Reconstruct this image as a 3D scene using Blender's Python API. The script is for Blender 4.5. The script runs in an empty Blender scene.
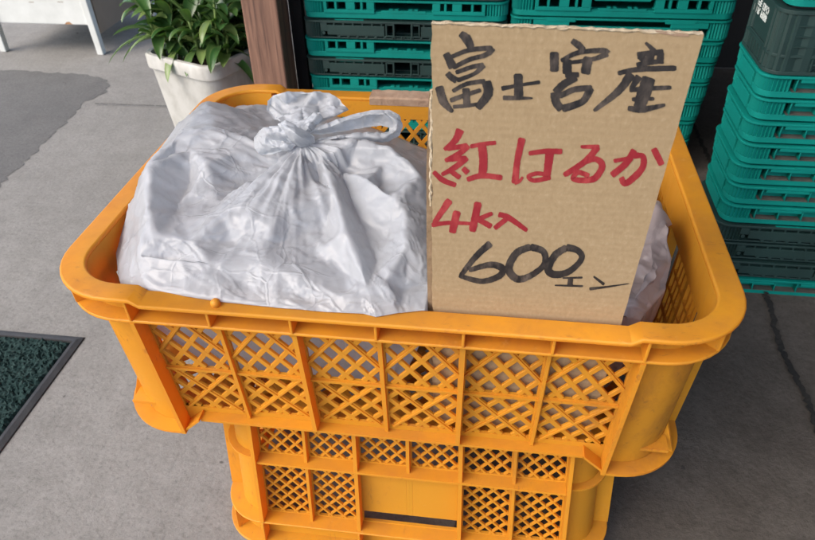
import bpy, math, random
import numpy as np
from mathutils import Vector, Matrix
random.seed(7)
R = math.radians
sc = bpy.context.scene
COL = sc.collection

# ------------------------------------------------------------------ camera
CAM_P = Vector((0.0782852, -0.3535413, 0.66272))
PITCH, ROLL, YAW = 0.6517105, -0.0249692, -0.1505161
F_PX, IMG_W, IMG_H = 691.439, 815.0, 540.0
FWD = Vector((math.sin(YAW) * math.cos(PITCH), math.cos(YAW) * math.cos(PITCH), -math.sin(PITCH)))
r0 = Vector((math.cos(YAW), -math.sin(YAW), 0)); u0 = r0.cross(FWD)
CR = math.cos(ROLL) * r0 + math.sin(ROLL) * u0
CU = -math.sin(ROLL) * r0 + math.cos(ROLL) * u0
cd = bpy.data.cameras.new('camera'); cam = bpy.data.objects.new('camera', cd); COL.objects.link(cam)
M = Matrix((CR, CU, -FWD)).transposed().to_4x4(); M.translation = CAM_P
cam.matrix_world = M
cd.sensor_width = 36; cd.lens = F_PX / IMG_W * 36; cd.clip_end = 200; cd.clip_start = 0.01
cd.dof.use_dof = True; cd.dof.focus_distance = 0.56; cd.dof.aperture_fstop = 20.0
sc.camera = cam

# ------------------------------------------------------------------ light
SUN_AZ, SUN_EL = R(-128), R(48)       # azimuth from +y (clockwise), the open side is to the left
w = bpy.data.worlds.new('World'); sc.world = w; w.use_nodes = True
nt = w.node_tree; bg = nt.nodes['Background']
sky = nt.nodes.new('ShaderNodeTexSky'); sky.sky_type = 'NISHITA'; sky.sun_disc = False
sky.sun_elevation = SUN_EL; sky.sun_rotation = SUN_AZ
sky.air_density = 1.0; sky.dust_density = 4.0; sky.ozone_density = 1.0
nt.links.new(sky.outputs[0], bg.inputs[0]); bg.inputs[1].default_value = 0.15
sd = bpy.data.lights.new('sun', 'SUN'); sun = bpy.data.objects.new('sun', sd); COL.objects.link(sun)
sd.energy = .92; sd.angle = R(65); sd.color = (1.0, 0.97, 0.93)
sdir = Vector((math.sin(SUN_AZ) * math.cos(SUN_EL), math.cos(SUN_AZ) * math.cos(SUN_EL), math.sin(SUN_EL)))
sun.rotation_euler = sdir.to_track_quat('Z', 'Y').to_euler()
sun.location = sdir * 6
vs = sc.view_settings; vs.view_transform = 'Standard'; vs.look = 'None'; vs.gamma = 1.0
vs.use_curve_mapping = False; vs.exposure = 1.30
sc.cycles.max_bounces = 10; sc.cycles.transparent_max_bounces = 16
sc.cycles.use_denoising = True

# ------------------------------------------------------------------ helpers
def px_ray(p):
    return FWD + CR * ((p[0] - 407.5) / F_PX) - CU * ((p[1] - 270) / F_PX)

class MB:
    """collects shapes into one mesh"""
    def __init__(s): s.v = []; s.f = []
    def add(s, vs, fs):
        b = len(s.v); s.v += [tuple(q) for q in vs]; s.f += [tuple(i + b for i in f) for f in fs]
    def box(s, x0, x1, y0, y1, z0, z1):
        s.add([(x0,y0,z0),(x1,y0,z0),(x1,y1,z0),(x0,y1,z0),(x0,y0,z1),(x1,y0,z1),(x1,y1,z1),(x0,y1,z1)],
              [(0,3,2,1),(4,5,6,7),(0,1,5,4),(1,2,6,5),(2,3,7,6),(3,0,4,7)])
    def frame(s, pts, fs, fn): s.add([fn(*q) for q in pts], fs)
    def prism(s, poly, fn0, fn1):
        n = len(poly)
        s.add([fn0(q) for q in poly] + [fn1(q) for q in poly],
              [tuple(range(n - 1, -1, -1)), tuple(range(n, 2 * n))] + [(i, (i + 1) % n, n + (i + 1) % n, n + i) for i in range(n)])
    def sweep(s, rings, closed_path=True, closed_prof=True, caps=True):
        n = len(rings[0]); b = []
        for r_ in rings: b += list(r_)
        fs = []
        m = len(rings)
        for i in range(m if closed_path else m - 1):
            j = (i + 1) % m
            for k in range(n if closed_prof else n - 1):
                l = (k + 1) % n
                fs.append((i*n+k, j*n+k, j*n+l, i*n+l))
        if not closed_path and closed_prof and caps:
            fs += [tuple(range(n)), tuple((m-1)*n + k for k in range(n-1, -1, -1))]
        s.add(b, fs)
    def tube(s, pts, rad, n=8):
        pts = [Vector(p) for p in pts]; rings = []
        up = Vector((0.13, 0.2, 1)).normalized()
        for i, p in enumerate(pts):
            t = (pts[min(i+1, len(pts)-1)] - pts[max(i-1, 0)]).normalized()
            a = t.cross(up)
            if a.length < 1e-3: a = t.cross(Vector((1, 0, 0)))
            a.normalize(); b = a.cross(t)
            r_ = rad[i] if hasattr(rad, '__len__') else rad
            rings.append([p + (a * math.cos(2*math.pi*k/n) + b * math.sin(2*math.pi*k/n)) * r_ for k in range(n)])
        s.sweep(rings, closed_path=False)
    def build(s, name, mat, parent=None, fn=None, smooth=False, bevel=0, fix=True, auto=None):
        me = bpy.data.meshes.new(name)
        vs = s.v if fn is None else [fn(*q) for q in s.v]
        me.from_pydata([tuple(q) for q in vs], [], s.f)
        if fix:
            import bmesh
            bm = bmesh.new(); bm.from_mesh(me); bmesh.ops.recalc_face_normals(bm, faces=bm.faces)
            bm.to_mesh(me); bm.free()
        me.materials.append(mat)
        o = bpy.data.objects.new(name, me); COL.objects.link(o)
        if parent: o.parent = parent
        if smooth or auto:
            me.shade_smooth()
            if auto: me.set_sharp_from_angle(angle=R(auto))
        if bevel:
            b = o.modifiers.new('bevel', 'BEVEL'); b.width = bevel; b.segments = 2; b.limit_method = 'ANGLE'; b.angle_limit = R(40)
            b.harden_normals = False
        me.update()
        return o

def tag(o, label=None, cat=None, group=None, kind=None):
    for k, v in (('label', label), ('category', cat), ('group', group), ('kind', kind)):
        if v: o[k] = v
    return o
def empty(name, loc=(0, 0, 0), rot=(0, 0, 0)):
    o = bpy.data.objects.new(name, None); COL.objects.link(o); o.location = loc; o.rotation_euler = rot
    o.empty_display_size = .05
    return o
def copy_tree(o, parent=None):
    c = o.copy(); COL.objects.link(c); c.parent = parent
    for ch in list(o.children): copy_tree(ch, c)
    return c

# ------------------------------------------------------------------ materials
def new_mat(name):
    m = bpy.data.materials.new(name); m.use_nodes = True
    return m, m.node_tree, m.node_tree.nodes['Principled BSDF']
def N(nt, t, **kw):
    n = nt.nodes.new(t)
    for k, v in kw.items():
        if k in ('inputs',):
            for a, b in v.items(): n.inputs[a].default_value = b
        else: setattr(n, k, v)
    return n
def L(nt, a, b): nt.links.new(a, b)
def coords(nt, kind='Object', scale=(1, 1, 1)):
    t = N(nt, 'ShaderNodeTexCoord'); m = N(nt, 'ShaderNodeMapping'); m.inputs['Scale'].default_value = scale
    L(nt, t.outputs[kind], m.inputs[0]); return m.outputs[0]
def noise(nt, vec, scale, detail=4, rough=.55, dist=0):
    n = N(nt, 'ShaderNodeTexNoise', inputs={'Scale': scale, 'Detail': detail, 'Roughness': rough, 'Distortion': dist})
    L(nt, vec, n.inputs['Vector']); return n.outputs['Fac']
def ramp(nt, fac, stops, interp='LINEAR'):
    r_ = N(nt, 'ShaderNodeValToRGB'); e = r_.color_ramp; e.interpolation = interp
    while len(e.elements) < len(stops): e.elements.new(.5)
    for el, (p, c) in zip(e.elements, stops):
        el.position = p; el.color = (*c, 1) if hasattr(c, '__len__') else (c, c, c, 1)
    L(nt, fac, r_.inputs[0]); return r_.outputs[0]
def mix(nt, fac, a, b, mode='MIX'):
    m = N(nt, 'ShaderNodeMix', data_type='RGBA', blend_type=mode)
    for sock, v in ((m.inputs[0], fac), (m.inputs[6], a), (m.inputs[7], b)):
        if hasattr(v, 'links'): L(nt, v, sock)
        elif hasattr(v, '__len__'): sock.default_value = (*v, 1)
        else: sock.default_value = v
    return m.outputs[2]
def bump(nt, h, strength, dist, prev=None):
    b = N(nt, 'ShaderNodeBump', inputs={'Strength': strength, 'Distance': dist}); L(nt, h, b.inputs['Height'])
    if prev: L(nt, prev, b.inputs['Normal'])
    return b.outputs[0]

def orange_plastic():
    m, nt, p = new_mat('orange_plastic')
    v = coords(nt)
    n1 = noise(nt, v, 9, 5, .6)
    base = mix(nt, ramp(nt, n1, [(.35, 0), (.7, 1)]), (.73, .36, .028), (.67, .325, .028))
    # scuffed, dirty patches
    n2 = noise(nt, coords(nt, scale=(1, 1, .6)), 26, 8, .72, .4)
    n3 = noise(nt, v, 6, 3, .5)
    k = N(nt, 'ShaderNodeMath', operation='MULTIPLY'); L(nt, ramp(nt, n2, [(.50, 0), (.72, 1)]), k.inputs[0]); L(nt, ramp(nt, n3, [(.50, 0), (.66, .6)]), k.inputs[1])
    base = mix(nt, k.outputs[0], base, (.20, .095, .035))
    n4 = noise(nt, coords(nt, scale=(14, 40, 10)), 7, 7, .72, .5)
    k3 = N(nt, 'ShaderNodeMath', operation='MULTIPLY'); L(nt, ramp(nt, n4, [(.58, 0), (.65, .45)]), k3.inputs[0]); L(nt, ramp(nt, noise(nt, v, 7, 3, .5, .5), [(.52, 0), (.62, 1)]), k3.inputs[1])
    base = mix(nt, k3.outputs[0], base, (.16, .08, .04))
    # grime lying on ledges and rims, worn lighter streaks elsewhere
    g_ = N(nt, 'ShaderNodeNewGeometry'); sx_ = N(nt, 'ShaderNodeSeparateXYZ'); L(nt, g_.outputs['True Normal'], sx_.inputs[0])
    n6 = noise(nt, v, 20, 7, .7, .3)
    k2 = N(nt, 'ShaderNodeMath', operation='MULTIPLY'); L(nt, ramp(nt, sx_.outputs['Z'], [(.75, 0), (.95, .26)]), k2.inputs[0]); L(nt, ramp(nt, n6, [(.40, 0), (.62, 1)]), k2.inputs[1])
    base = mix(nt, k2.outputs[0], base, (.26, .13, .06))
    n7 = noise(nt, coords(nt, scale=(5, 5, 40)), 12, 5, .7, .6)
    base = mix(nt, ramp(nt, n7, [(.63, 0), (.69, .35)]), base, (.78, .50, .16))
    L(nt, base, p.inputs['Base Color'])
    L(nt, ramp(nt, n2, [(.3, .36), (.7, .58)]), p.inputs['Roughness'])
    p.inputs['Specular IOR Level'].default_value = .4
    L(nt, bump(nt, n2, .12, .002, bump(nt, noise(nt, v, 160, 4), .05, .001)), p.inputs['Normal'])
    tr = N(nt, 'ShaderNodeBsdfTranslucent'); tr.inputs[0].default_value = (.95, .30, .008, 1)
    mx = N(nt, 'ShaderNodeMixShader'); mx.inputs[0].default_value = .36
    L(nt, p.outputs[0], mx.inputs[1]); L(nt, tr.outputs[0], mx.inputs[2])
    L(nt, mx.outputs[0], nt.nodes['Material Output'].inputs[0])
    return m
def simple(name, c1, c2=None, rough=.5, nscale=8, bscale=None, bstr=.2, metallic=0, spec=.5, scale=(1, 1, 1), detail=5, lo=.35, hi=.65, bd=.003):
    m, nt, p = new_mat(name); v = coords(nt, scale=scale)
    n1 = noise(nt, v, nscale, detail, .6)
    L(nt, mix(nt, ramp(nt, n1, [(lo, 0), (hi, 1)]), c1, c2 or c1), p.inputs['Base Color'])
    p.inputs['Roughness'].default_value = rough; p.inputs['Metallic'].default_value = metallic
    p.inputs['Specular IOR Level'].default_value = spec
    if bscale: L(nt, bump(nt, noise(nt, v, bscale, 5), bstr, bd), p.inputs['Normal'])
    return m
ORANGE = orange_plastic()
def concrete(name, a, b, stain, sc_=1.0):
    m, nt, p = new_mat(name); v = coords(nt)
    big = noise(nt, v, 2.2 * sc_, 6, .62, .6)
    fine = noise(nt, v, 170, 6, .75)
    mid = noise(nt, v, 24, 6, .7, .3)
    c = mix(nt, ramp(nt, big, [(.35, 0), (.65, 1)]), a, b)
    c = mix(nt, ramp(nt, mid, [(.40, .0), (.66, .5)]), c, stain)
    c = mix(nt, ramp(nt, fine, [(.36, .45), (.50, 0)]), c, tuple(x * .5 for x in a))
    c = mix(nt, ramp(nt, fine, [(.57, 0), (.68, .32)]), c, tuple(min(1, x * 1.5) for x in b))
    sp = N(nt, 'ShaderNodeTexVoronoi', inputs={'Scale': 60.0}); L(nt, v, sp.inputs['Vector'])
    spk = N(nt, 'ShaderNodeTexNoise', inputs={'Scale': 38.0, 'Detail': 2.0}); L(nt, v, spk.inputs['Vector'])
    c = mix(nt, ramp(nt, spk.outputs[0], [(.76, 0), (.785, .7)]), c, (.03, .028, .026))
    L(nt, c, p.inputs['Base Color']); p.inputs['Roughness'].default_value = .85; p.inputs['Specular IOR Level'].default_value = .25
    L(nt, bump(nt, fine, .5, .003, bump(nt, mid, .25, .006)), p.inputs['Normal'])
    return m
CONC = concrete('worn_concrete', (.175, .17, .16), (.225, .219, .207), (.135, .13, .12))
CONC_R = concrete('shade_tinted_concrete', (.076, .066, .057), (.105, .094, .083), (.050, .043, .036), 1.6)  # darker concrete for the right floor, with the shade there put into its colour
ASPH = concrete('grey_patch_mortar', (.098, .097, .095), (.122, .12, .117), (.082, .08, .078), 1.5)
TAR = simple('black_joint', (.008, .008, .008), (.02, .018, .016), .9, 60, 120, .6)
TEAL = simple('teal_plastic', (.002, .225, .182), (.003, .160, .132), .6, 14, 200, .06, lo=.3, hi=.8, spec=.16)
DGREEN = simple('dark_green_plastic', (.014, .042, .037), (.009, .028, .025), .55, 14, 200, .06)
DUST = simple('dusty_ledge', (.10, .085, .07), (.04, .06, .05), .9, 40)
WHITEP = simple('white_print', (.75, .78, .74), (.5, .55, .5), .6, 300)
WHITEM = simple('white_enamel', (.62, .64, .62), (.54, .56, .54), .35, 18, None)
RUST = simple('rust', (.25, .12, .05), (.35, .2, .1), .8, 60)
BEIGE = simple('beige_board', (.22, .165, .12), (.26, .2, .15), .7, 10)
GAP_BLACK = simple('gap_shade_black', (.006, .006, .007), (.01, .01, .01), .8, 10, spec=.1)
WALLM = simple('dark_wall_board', (.014, .013, .012), (.022, .02, .018), .9, 5, 40, .3)
ROOFM = simple('roof_board', (.10, .085, .07), (.13, .11, .09), .8, 5, 40, .3)

# ================================================================== SETTING
def sheet(name, pts, z, mat, kind='structure'):
    mb = MB(); mb.add([(x, y, z) for x, y in pts], [tuple(range(len(pts)))])
    o = mb.build(name, mat, fix=False); o['kind'] = kind; return o
sheet('ground', [(-30, -30), (30, -30), (30, 30), (-30, 30)], 0, CONC)
def ragged(pts, amp, step=.02, seed=1):
    rnd = random.Random(seed); out = []
    for i in range(len(pts) - 1):
        a, b = Vector(pts[i]), Vector(pts[i+1]); n = max(1, int((b - a).length / step))
        nrm = Vector((-(b-a).y, (b-a).x)).normalized()
        for k in range(n):
            out.append(a.lerp(b, k / n) + nrm * rnd.uniform(-amp, amp))
    out.append(Vector(pts[-1])); return [tuple(q) for q in out]
edge = ragged([(-2.6, 1.27), (-1.9, 1.25), (-1.233, 1.246), (-1.117, 1.242), (-.991, 1.239), (-.911, 1.206), (-.885, 1.17), (-.878, 1.122), (-.898, 1.075), (-.89, .985), (-.88, .853), (-.868, .694), (-.86, .4)], .006, .012)
sheet('mortar_patch', edge + [(-1.0, -.6), (-2.6, -.6)], .0006, ASPH)
sheet('shade_tinted_floor', ragged([(.06, -1.6), (.05, -.2), (.06, .2), (.08, .47), (.06, .8), (.05, 1.4)], .006, .03, 3) [::-1] + [(3.4, -1.6), (3.4, 1.4)], .004, CONC_R)
def strip(name, pts, wd, z, amp, seed):
    rnd = random.Random(seed); P = ragged(pts, amp, .0045, seed); lft, rgt = [], []
    for i, q in enumerate(P):
        a = Vector(P[max(i-1, 0)]); b = Vector(P[min(i+1, len(P)-1)]); n = Vector((-(b-a).y, (b-a).x)).normalized()
        wl = wd * rnd.uniform(.4, 1.0)
        lft.append(Vector(q) + n * wl); rgt.append(Vector(q) - n * wd * rnd.uniform(.4, 1.0))
    mb = MB()
    mb.add([(q.x, q.y, z) for q in lft] + [(q.x, q.y, z) for q in rgt], [(i, len(P)+i, len(P)+i+1, i+1) for i in range(len(P)-1)])
    o = mb.build(name, TAR, fix=False); o['kind'] = 'structure'
strip('floor_joint', [(.484, 1.3), (.482, .493), (.474, .414), (.470, .37), (.473, .337), (.476, .29), (.474, .246), (.48, -.8)], .0052, .008, .0018, 4)
strip('floor_seam', [(-.868, 1.058), (-.732, 1.06), (-.3, 1.066)], .0016, .004, .0006, 5)

# the shop building: back wall, roof over the goods
mb = MB(); mb.box(-.47, 3.4, 1.42, 1.5, 0, 2.3)
for k in range(26): mb.box(-.47 + k*.15, -.455 + k*.15, 1.405, 1.4195, 0, 2.29)
tag(mb.build('wall', WALLM), 'dark boarded shop wall behind the stacked green crates', 'wall')
mb = MB(); mb.box(-1.3, 3.4, -1.0, 1.7, 2.32, 2.38)
for k in range(10): mb.box(-1.3 + .5*k, -1.24 + .5*k, -1.0, 1.7, 2.24, 2.319)
tag(mb.build('canopy_roof', ROOFM), 'boarded canopy roof above the crates, carried on the wooden post', 'roof')
mb = MB(); mb.box(3.3, 3.38, -1.7, 1.39, 0, 2.23)
tag(mb.build('side_wall', WALLM), 'dark side wall closing the shop on the right', 'wall')

# ================================================================== HARVEST CRATE
def arc_pts(hx, hy, r_, o, n=9, cuts=()):
    """rounded rectangle outline at inset o, corner radius r_-o; counter clockwise from the front edge; cuts = x stations on the long edges"""
    hx, hy, r_ = hx - o, hy - o, max(r_ - o, .002); P = []
    cx = [c for c in cuts if abs(c) < hx - r_]
    for c in sorted(cx): P.append((c, -hy))
    def arc(x, y, a0):
        for k in range(n + 1):
            a = R(a0 + 90 * k / n); P.append((x + r_ * math.cos(a), y + r_ * math.sin(a)))
    arc(hx - r_, -hy + r_, -90); arc(hx - r_, hy - r_, 0)
    for c in sorted(cx, reverse=True): P.append((c, hy))
    arc(-hx + r_, hy - r_, 90); arc(-hx + r_, -hy + r_, 180)
    return P

def harvest_crate(H, hx, hy, f2, rec_top, rec_bot, du_l, dv_l, du_s, dv_s, barw, row_l, row_s, mat, handle_slot, seg_long=6, shelf=.0, corner=(.072, .072, .060)):
    """upright crate, origin at the bottom centre"""
    root = empty('harvest_crate')
    WO, WT, RAD = .0165, .003, corner[2]
    xs, ys = hx - corner[0], hy - corner[1]                # where the fins stand
    T = H; kx, ky = .040, .060
    def taper(x, y, z):
        t = max(0.0, (T - .004 - z)) / H
        return (x * (1 - kx * t), y * (1 - ky * t), z)
    st = .007
    cuts = [xs - st - .006, xs - .006, -(xs - .006), -(xs - st - .006)]
    def rim_z(x, y):
        if abs(y) > hy - .025 and abs(x) < xs - .006 + 1e-6:
            t = min(1, max(0, (xs - .006 - abs(x)) / st)); return -rec_top * t
        return 0.0
    # ---- rim
    mb = MB()
    prof = [(0, -.0010), (.0011, 0), (.0182, 0), (.0194, -.0012), (.0194, -.0036), (.0001, -.0036)]
    loops = [arc_pts(hx, hy, RAD, o, 10, cuts) for o, _ in prof]
    base = arc_pts(hx, hy, RAD, 0, 10, cuts)
    rings = []
    for i in range(len(base)):
        dz = rim_z(*base[i])
        rings.append([(loops[k][i][0], loops[k][i][1], T + prof[k][1] + dz) for k in range(len(prof))])
    mb.sweep(rings)
    # second flange under the rim
    prof2 = [(.0022, -.0006), (.0030, 0), (.0172, 0), (.0172, -.0026), (.0022, -.0026)]
    loops = [arc_pts(hx, hy, RAD, o, 10) for o, _ in prof2]
    mb.sweep([[(loops[k][i][0], loops[k][i][1], T - f2 + prof2[k][1]) for k in range(len(prof2))] for i in range(len(loops[0]))])
    # gussets between the two flanges
    def gusset(p, nrm, z0, z1, t=.0022, depth=.0150):
        p, nrm = Vector(p), Vector(nrm).normalized(); tn = Vector((-nrm.y, nrm.x))
        q = []
        for s_ in (-t/2, t/2):
            for d_, z in ((0, z0), (depth, z0), (depth*.93, z1), (0, z1)):
                v = p + nrm * (d_ - .0002) + tn * s_; q.append((v.x, v.y, z))
        mb.add(q, [(0,1,2,3), (7,6,5,4), (0,4,5,1), (1,5,6,2), (2,6,7,3), (3,7,4,0)])
    z0, z1 = T - f2 - .0002, T - .0033
    for s_ in (-1, 1):
        for k in range(seg_long + 1):
            u = -xs + 2*xs*k/seg_long
            zz = z1 - (rec_top if abs(u) < xs - .01 else 0)
            gusset((u, s_*(hy - WO)), (0, s_), z0, zz)
        for u in (-ys, -ys/3, ys/3, ys): gusset((s_*(hx - WO), u), (s_, 0), z0, z1)
        for t_ in (-1, 1):
            c = Vector((s_*(hx - RAD), t_*(hy - RAD))); d = Vector((s_, t_)).normalized()
            gusset(c + d*(RAD - WO), d, z0, z1)
    mb.build('rim', mat, root, taper, bevel=.0006, auto=35)
    # ---- a wall in its own coordinates u (along), v (up), w (outward)
    def bar(mb, fn, u0, v0, u1, v1, wd, w0, w1):
        d = Vector((u1-u0, v1-v0)); d.normalize(); n = Vector((-d.y, d.x)) * wd/2
        q = [(u0+n.x, v0+n.y), (u0-n.x, v0-n.y), (u1-n.x, v1-n.y), (u1+n.x, v1+n.y)]
        ch = wd * .10
        n2 = Vector((-d.y, d.x)) * (wd/2 - ch)
        q2 = [(u0+n2.x, v0+n2.y), (u0-n2.x, v0-n2.y), (u1-n2.x, v1-n2.y), (u1+n2.x, v1+n2.y)]
        s_ = 1 if w1 > w0 else -1
        P = [fn(a, b, w0) for a, b in q] + [fn(a, b, w1 - ch*.8) for a, b in q] + [fn(a, b, w1) for a, b in q2]
        mb.add(P, [(3,2,1,0), (8,9,10,11)] + [(i, (i+1)%4, 4+(i+1)%4, 4+i) for i in range(4)] + [(4+i, 4+(i+1)%4, 8+(i+1)%4, 8+i) for i in range(4)])
    def ubox(mb, fn, u0, u1, v0, v1, w0, w1):
        mb.add([fn(a, b, c) for c in (w0, w1) for a, b in ((u0,v0),(u1,v0),(u1,v1),(u0,v1))],
               [(0,3,2,1),(4,5,6,7),(0,1,5,4),(1,2,6,5),(2,3,7,6),(3,0,4,7)])
    def lattice(mb, fn_, u0, u1, v0, v1, du, dv, wdt):
        """two families of diagonal bars clipped to the cell, the pattern centred in it"""
        uc, vc = (u0 + u1)/2, (v0 + v1)/2; u0, u1, v0, v1 = u0 - uc, u1 - uc, v0 - vc, v1 - vc
        fn = lambda a, b, c: fn_(a + uc, b + vc, c)
        for fam in (1, -1):
            k0 = math.floor(((u0/du) + fam*(v0/dv)) - 40); k1 = k0 + 120
            for k in range(int(k0), int(k1)):
                # line u/du + fam*v/dv = k + .5
                c = k; pts = []
                for uu in (u0, u1):
                    vv = (c - uu/du) * dv * fam
                    if v0 <= vv <= v1: pts.append((uu, vv))
                for vv in (v0, v1):
                    uu = (c - fam*vv/dv) * du
                    if u0 < uu < u1: pts.append((uu, vv))
                if len(pts) >= 2:
                    a, b = pts[0], pts[-1]
                    if math.hypot(a[0]-b[0], a[1]-b[1]) > .002:
                        bar(mb, fn, *a, *b, wdt, -.0029 if fam > 0 else -.0027, -.0001 if fam > 0 else -.0004)
    def wall(side):
        long_ = side in ('front', 'back')
        half, hw, s_ = (xs, hy - WO, 1) if long_ else (ys, hx - WO, 1)
        sg = {'front': (lambda u, v, w: (u, -hw - w, v)), 'back': (lambda u, v, w: (-u, hw + w, v)),
              'right': (lambda u, v, w: (hw + w, u, v)), 'left': (lambda u, v, w: (-hw - w, -u, v))}[side]
        mb = MB(); fn = sg
        vb = rec_bot if long_ else .0002
        top = T - .0037 - (rec_top if long_ else 0)
        vf = T - f2
        n = seg_long if long_ else 6
        cell = 2*half/n
        rows = row_l if long_ else row_s
        fr = .0055
        # bands
        ubox(mb, fn, -half, half, vb, rows[0][0], -WT, 0)
        for (a0, a1), (b0, b1) in zip(rows[:-1], rows[1:]):
            ubox(mb, fn, -half, half, a1, b0, -WT, 0)
        ubox(mb, fn, -half, half, rows[-1][1], top, -WT, 0)
        for ri, (v0, v1) in enumerate(rows):
            for c in range(n):
                u0, u1 = -half + cell*c, -half + cell*(c+1)
                # cell side stiles
                sl_ = handle_slot and not long_ and ri == len(rows)-1
                ubox(mb, fn, u0 + 1e-5, u0 + .0030, v0 + 1e-5, v1 - (.0155 if sl_ and c == 3 else 1e-5), -WT, -.00005)
                ubox(mb, fn, u1 - .0030, u1 - 1e-5, v0 + 1e-5, v1 - (.0155 if sl_ and c == 2 else 1e-5), -WT, -.00005)
                a, b = u0 + .0030, u1 - .0030
                if long_:
                    lattice(mb, fn, a, b, v0, v1, (b - a)/2.94, (v1 - v0)/2.5, barw)
                elif handle_slot and ri == len(rows)-1 and c in (2, 3):
                    ubox(mb, fn, u0 + .0031, u1 - .0031, v0 + 2e-5, v1 - .0155, -WT, -.0001)
                elif du_s:
                    lattice(mb, fn, a, b, v0, v1, du_s, dv_s, barw*.86)
                else:                            # plain grid of slots
                    if ri == len(rows)-1 and c in (2, 3): continue
                    for k in range(1, 4): ubox(mb, fn, a + (b-a)*k/4 - .0018, a + (b-a)*k/4 + .0018, v0+2e-5, v1-2e-5, -WT+.0002, -.0004)
                    for k in range(1, 3): ubox(mb, fn, a, b, v0 + (v1-v0)*k/3 - .0016, v0 + (v1-v0)*k/3 + .0016, -WT+.0004, -.0002)
                # raised ridges crossing the lattice
                if long_:
                    du, dv = (b - a)/2.94, (v1 - v0)/2.5; uc, vc = (a + b)/2, (v0 + v1)/2
                    for fam, k in (((1, 1), (-1, -1)) if ri == 1 else ((1, 0), (-1, 0))):
                        pts = []
                        for vv in np.linspace(v0 - .0015, v1 + .0015, 60):
                            uu = (k - fam*(vv - vc)/dv)*du + uc
                            if u0 + .0005 < uu < u1 - .0005: pts.append((uu, vv))
                        if len(pts) > 4: bar(mb, fn, *pts[0], *pts[-1], .0024, -.0012, .0013 if fam > 0 else .0015)
        # mid rail between the rows
        a1, b0 = rows[0][1], rows[1][0]
        dep = .0125 if shelf and not long_ else .0022
        ubox(mb, fn, -half + .002, half - .002, (a1+b0)/2 - .0013, (a1+b0)/2 + .0013, -.001, dep)
        # upright ribs
        for c in range(1, n):
            u = -half + cell*c; big = (c % 2 == 0)
            if long_: dep = .0115 if big else .0042
            else: dep = .0120 if big else .0075
            top_v = vf - .0026
            v_lo = vb
            if handle_slot and not long_ and c == 3: v_lo, top_v = vb, rows[1][0]
            hw_ = .0019 if big else .0015
            ubox(mb, fn, u - hw_, u + hw_, v_lo + .0002, top_v, -.0012, dep)
        # bottom flange
        if long_:
            ubox(mb, fn, -half + .019, half - .019, vb - .0028, vb - .0001, -WT, .0100)
            for e in (-1, 1):
                u0, u1 = e*(half - .019), e*(half + .0005)
                q = [(u0, vb - .0002), (u1, .0003), (u1, vb + .006), (u0 + e*.0005, vb + .006)]
                mb.add([fn(a, b, c) for c in (-WT + .0003, .0128) for a, b in (q[0], q[1], (q[1][0], q[1][1] + .003), (q[0][0], q[0][1] + .0029))],
                       [(0,3,2,1),(4,5,6,7),(0,1,5,4),(1,2,6,5),(2,3,7,6),(3,0,4,7)])
                mb.add([fn(a, b, c) for c in (-WT + .0003, -.0002) for a, b in q], [(0,3,2,1),(4,5,6,7),(0,1,5,4),(1,2,6,5),(2,3,7,6),(3,0,4,7)])
        else:
            ubox(mb, fn, -half + .0002, half - .0002, 0, .0028, .0001, .0125)
        mb.build('long_wall' if long_ else 'short_wall', mat, root, taper)
    for s_ in ('front', 'back', 'left', 'right'): wall(s_)
    # ---- corner posts
    for sx in (-1, 1):
        for sy in (-1, 1):
            mb = MB(); rw = RAD - WO; c = (hx - RAD, hy - RAD); n = 12
            outl, inn = [(xs, hy - WO)], [(xs, hy - WO - WT)]
            for k in range(n + 1):
                a = R(90 - 90*k/n)
                outl.append((c[0] + rw*math.cos(a), c[1] + rw*math.sin(a))); inn.append((c[0] + (rw-WT)*math.cos(a), c[1] + (rw-WT)*math.sin(a)))
            outl.append((hx - WO, ys)); inn.append((hx - WO - WT, ys))
            zz = (.0004, T - .0036)
            rings = [[(sx*o[0], sy*o[1], zz[0]), (sx*o[0], sy*o[1], zz[1]), (sx*i[0], sy*i[1], zz[1]), (sx*i[0], sy*i[1], zz[0])] for o, i in zip(outl, inn)]
            mb.sweep(rings, closed_path=False)
            # foot flange, and the shelf half way up where the crate has one
            ro = RAD - .0022
            def ring(z, th, ro):
                o2, i2 = [(xs, c[1] + ro)], [(xs, hy - WO + .0002)]
                for k in range(n + 1):
                    a = R(90 - 90*k/n)
                    o2.append((c[0] + ro*math.cos(a), c[1] + ro*math.sin(a))); i2.append((c[0] + (rw+.0002)*math.cos(a), c[1] + (rw+.0002)*math.sin(a)))
                o2.append((c[0] + ro, ys)); i2.append((hx - WO + .0002, ys))
                mb.sweep([[(sx*o[0], sy*o[1], z), (sx*o[0], sy*o[1], z+th), (sx*i[0], sy*i[1], z+th), (sx*i[0], sy*i[1], z)] for o, i in zip(o2, i2)], closed_path=False)
            ring(0, .0028, ro)
            if shelf: ring(shelf - .0013, .0026, RAD - .0095)
            # two fins
            d0, d1 = .0002, .0148
            t = .0018
            def fin(ax):
                lo, hi = .0003, T - f2 - .0027
                if ax == 0:   # on the long face, plane x = xs
                    q = [(sx*(xs+a), sy*(hy - WO + b), z) for a in (-t, t) for b, z in ((d0, lo), (d1, lo), (d1, hi), (d0, hi))]
                else:
                    q = [(sx*(hx - WO + b), sy*(ys+a), z) for a in (-t, t) for b, z in ((d0, lo), (d1, lo), (d1, hi), (d0, hi))]
                mb.add(q, [(0,1,2,3),(7,6,5,4),(0,4,5,1),(1,5,6,2),(2,6,7,3),(3,7,4,0)])
            fin(0); fin(1)
            # little gusset on the foot
            d = Vector((sx, sy)).normalized() if True else None
            d = Vector((sx*math.cos(R(28)), sy*math.sin(R(28)))); tn = Vector((-d.y, d.x)); cc = Vector((sx*c[0], sy*c[1]))
            q = []
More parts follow.
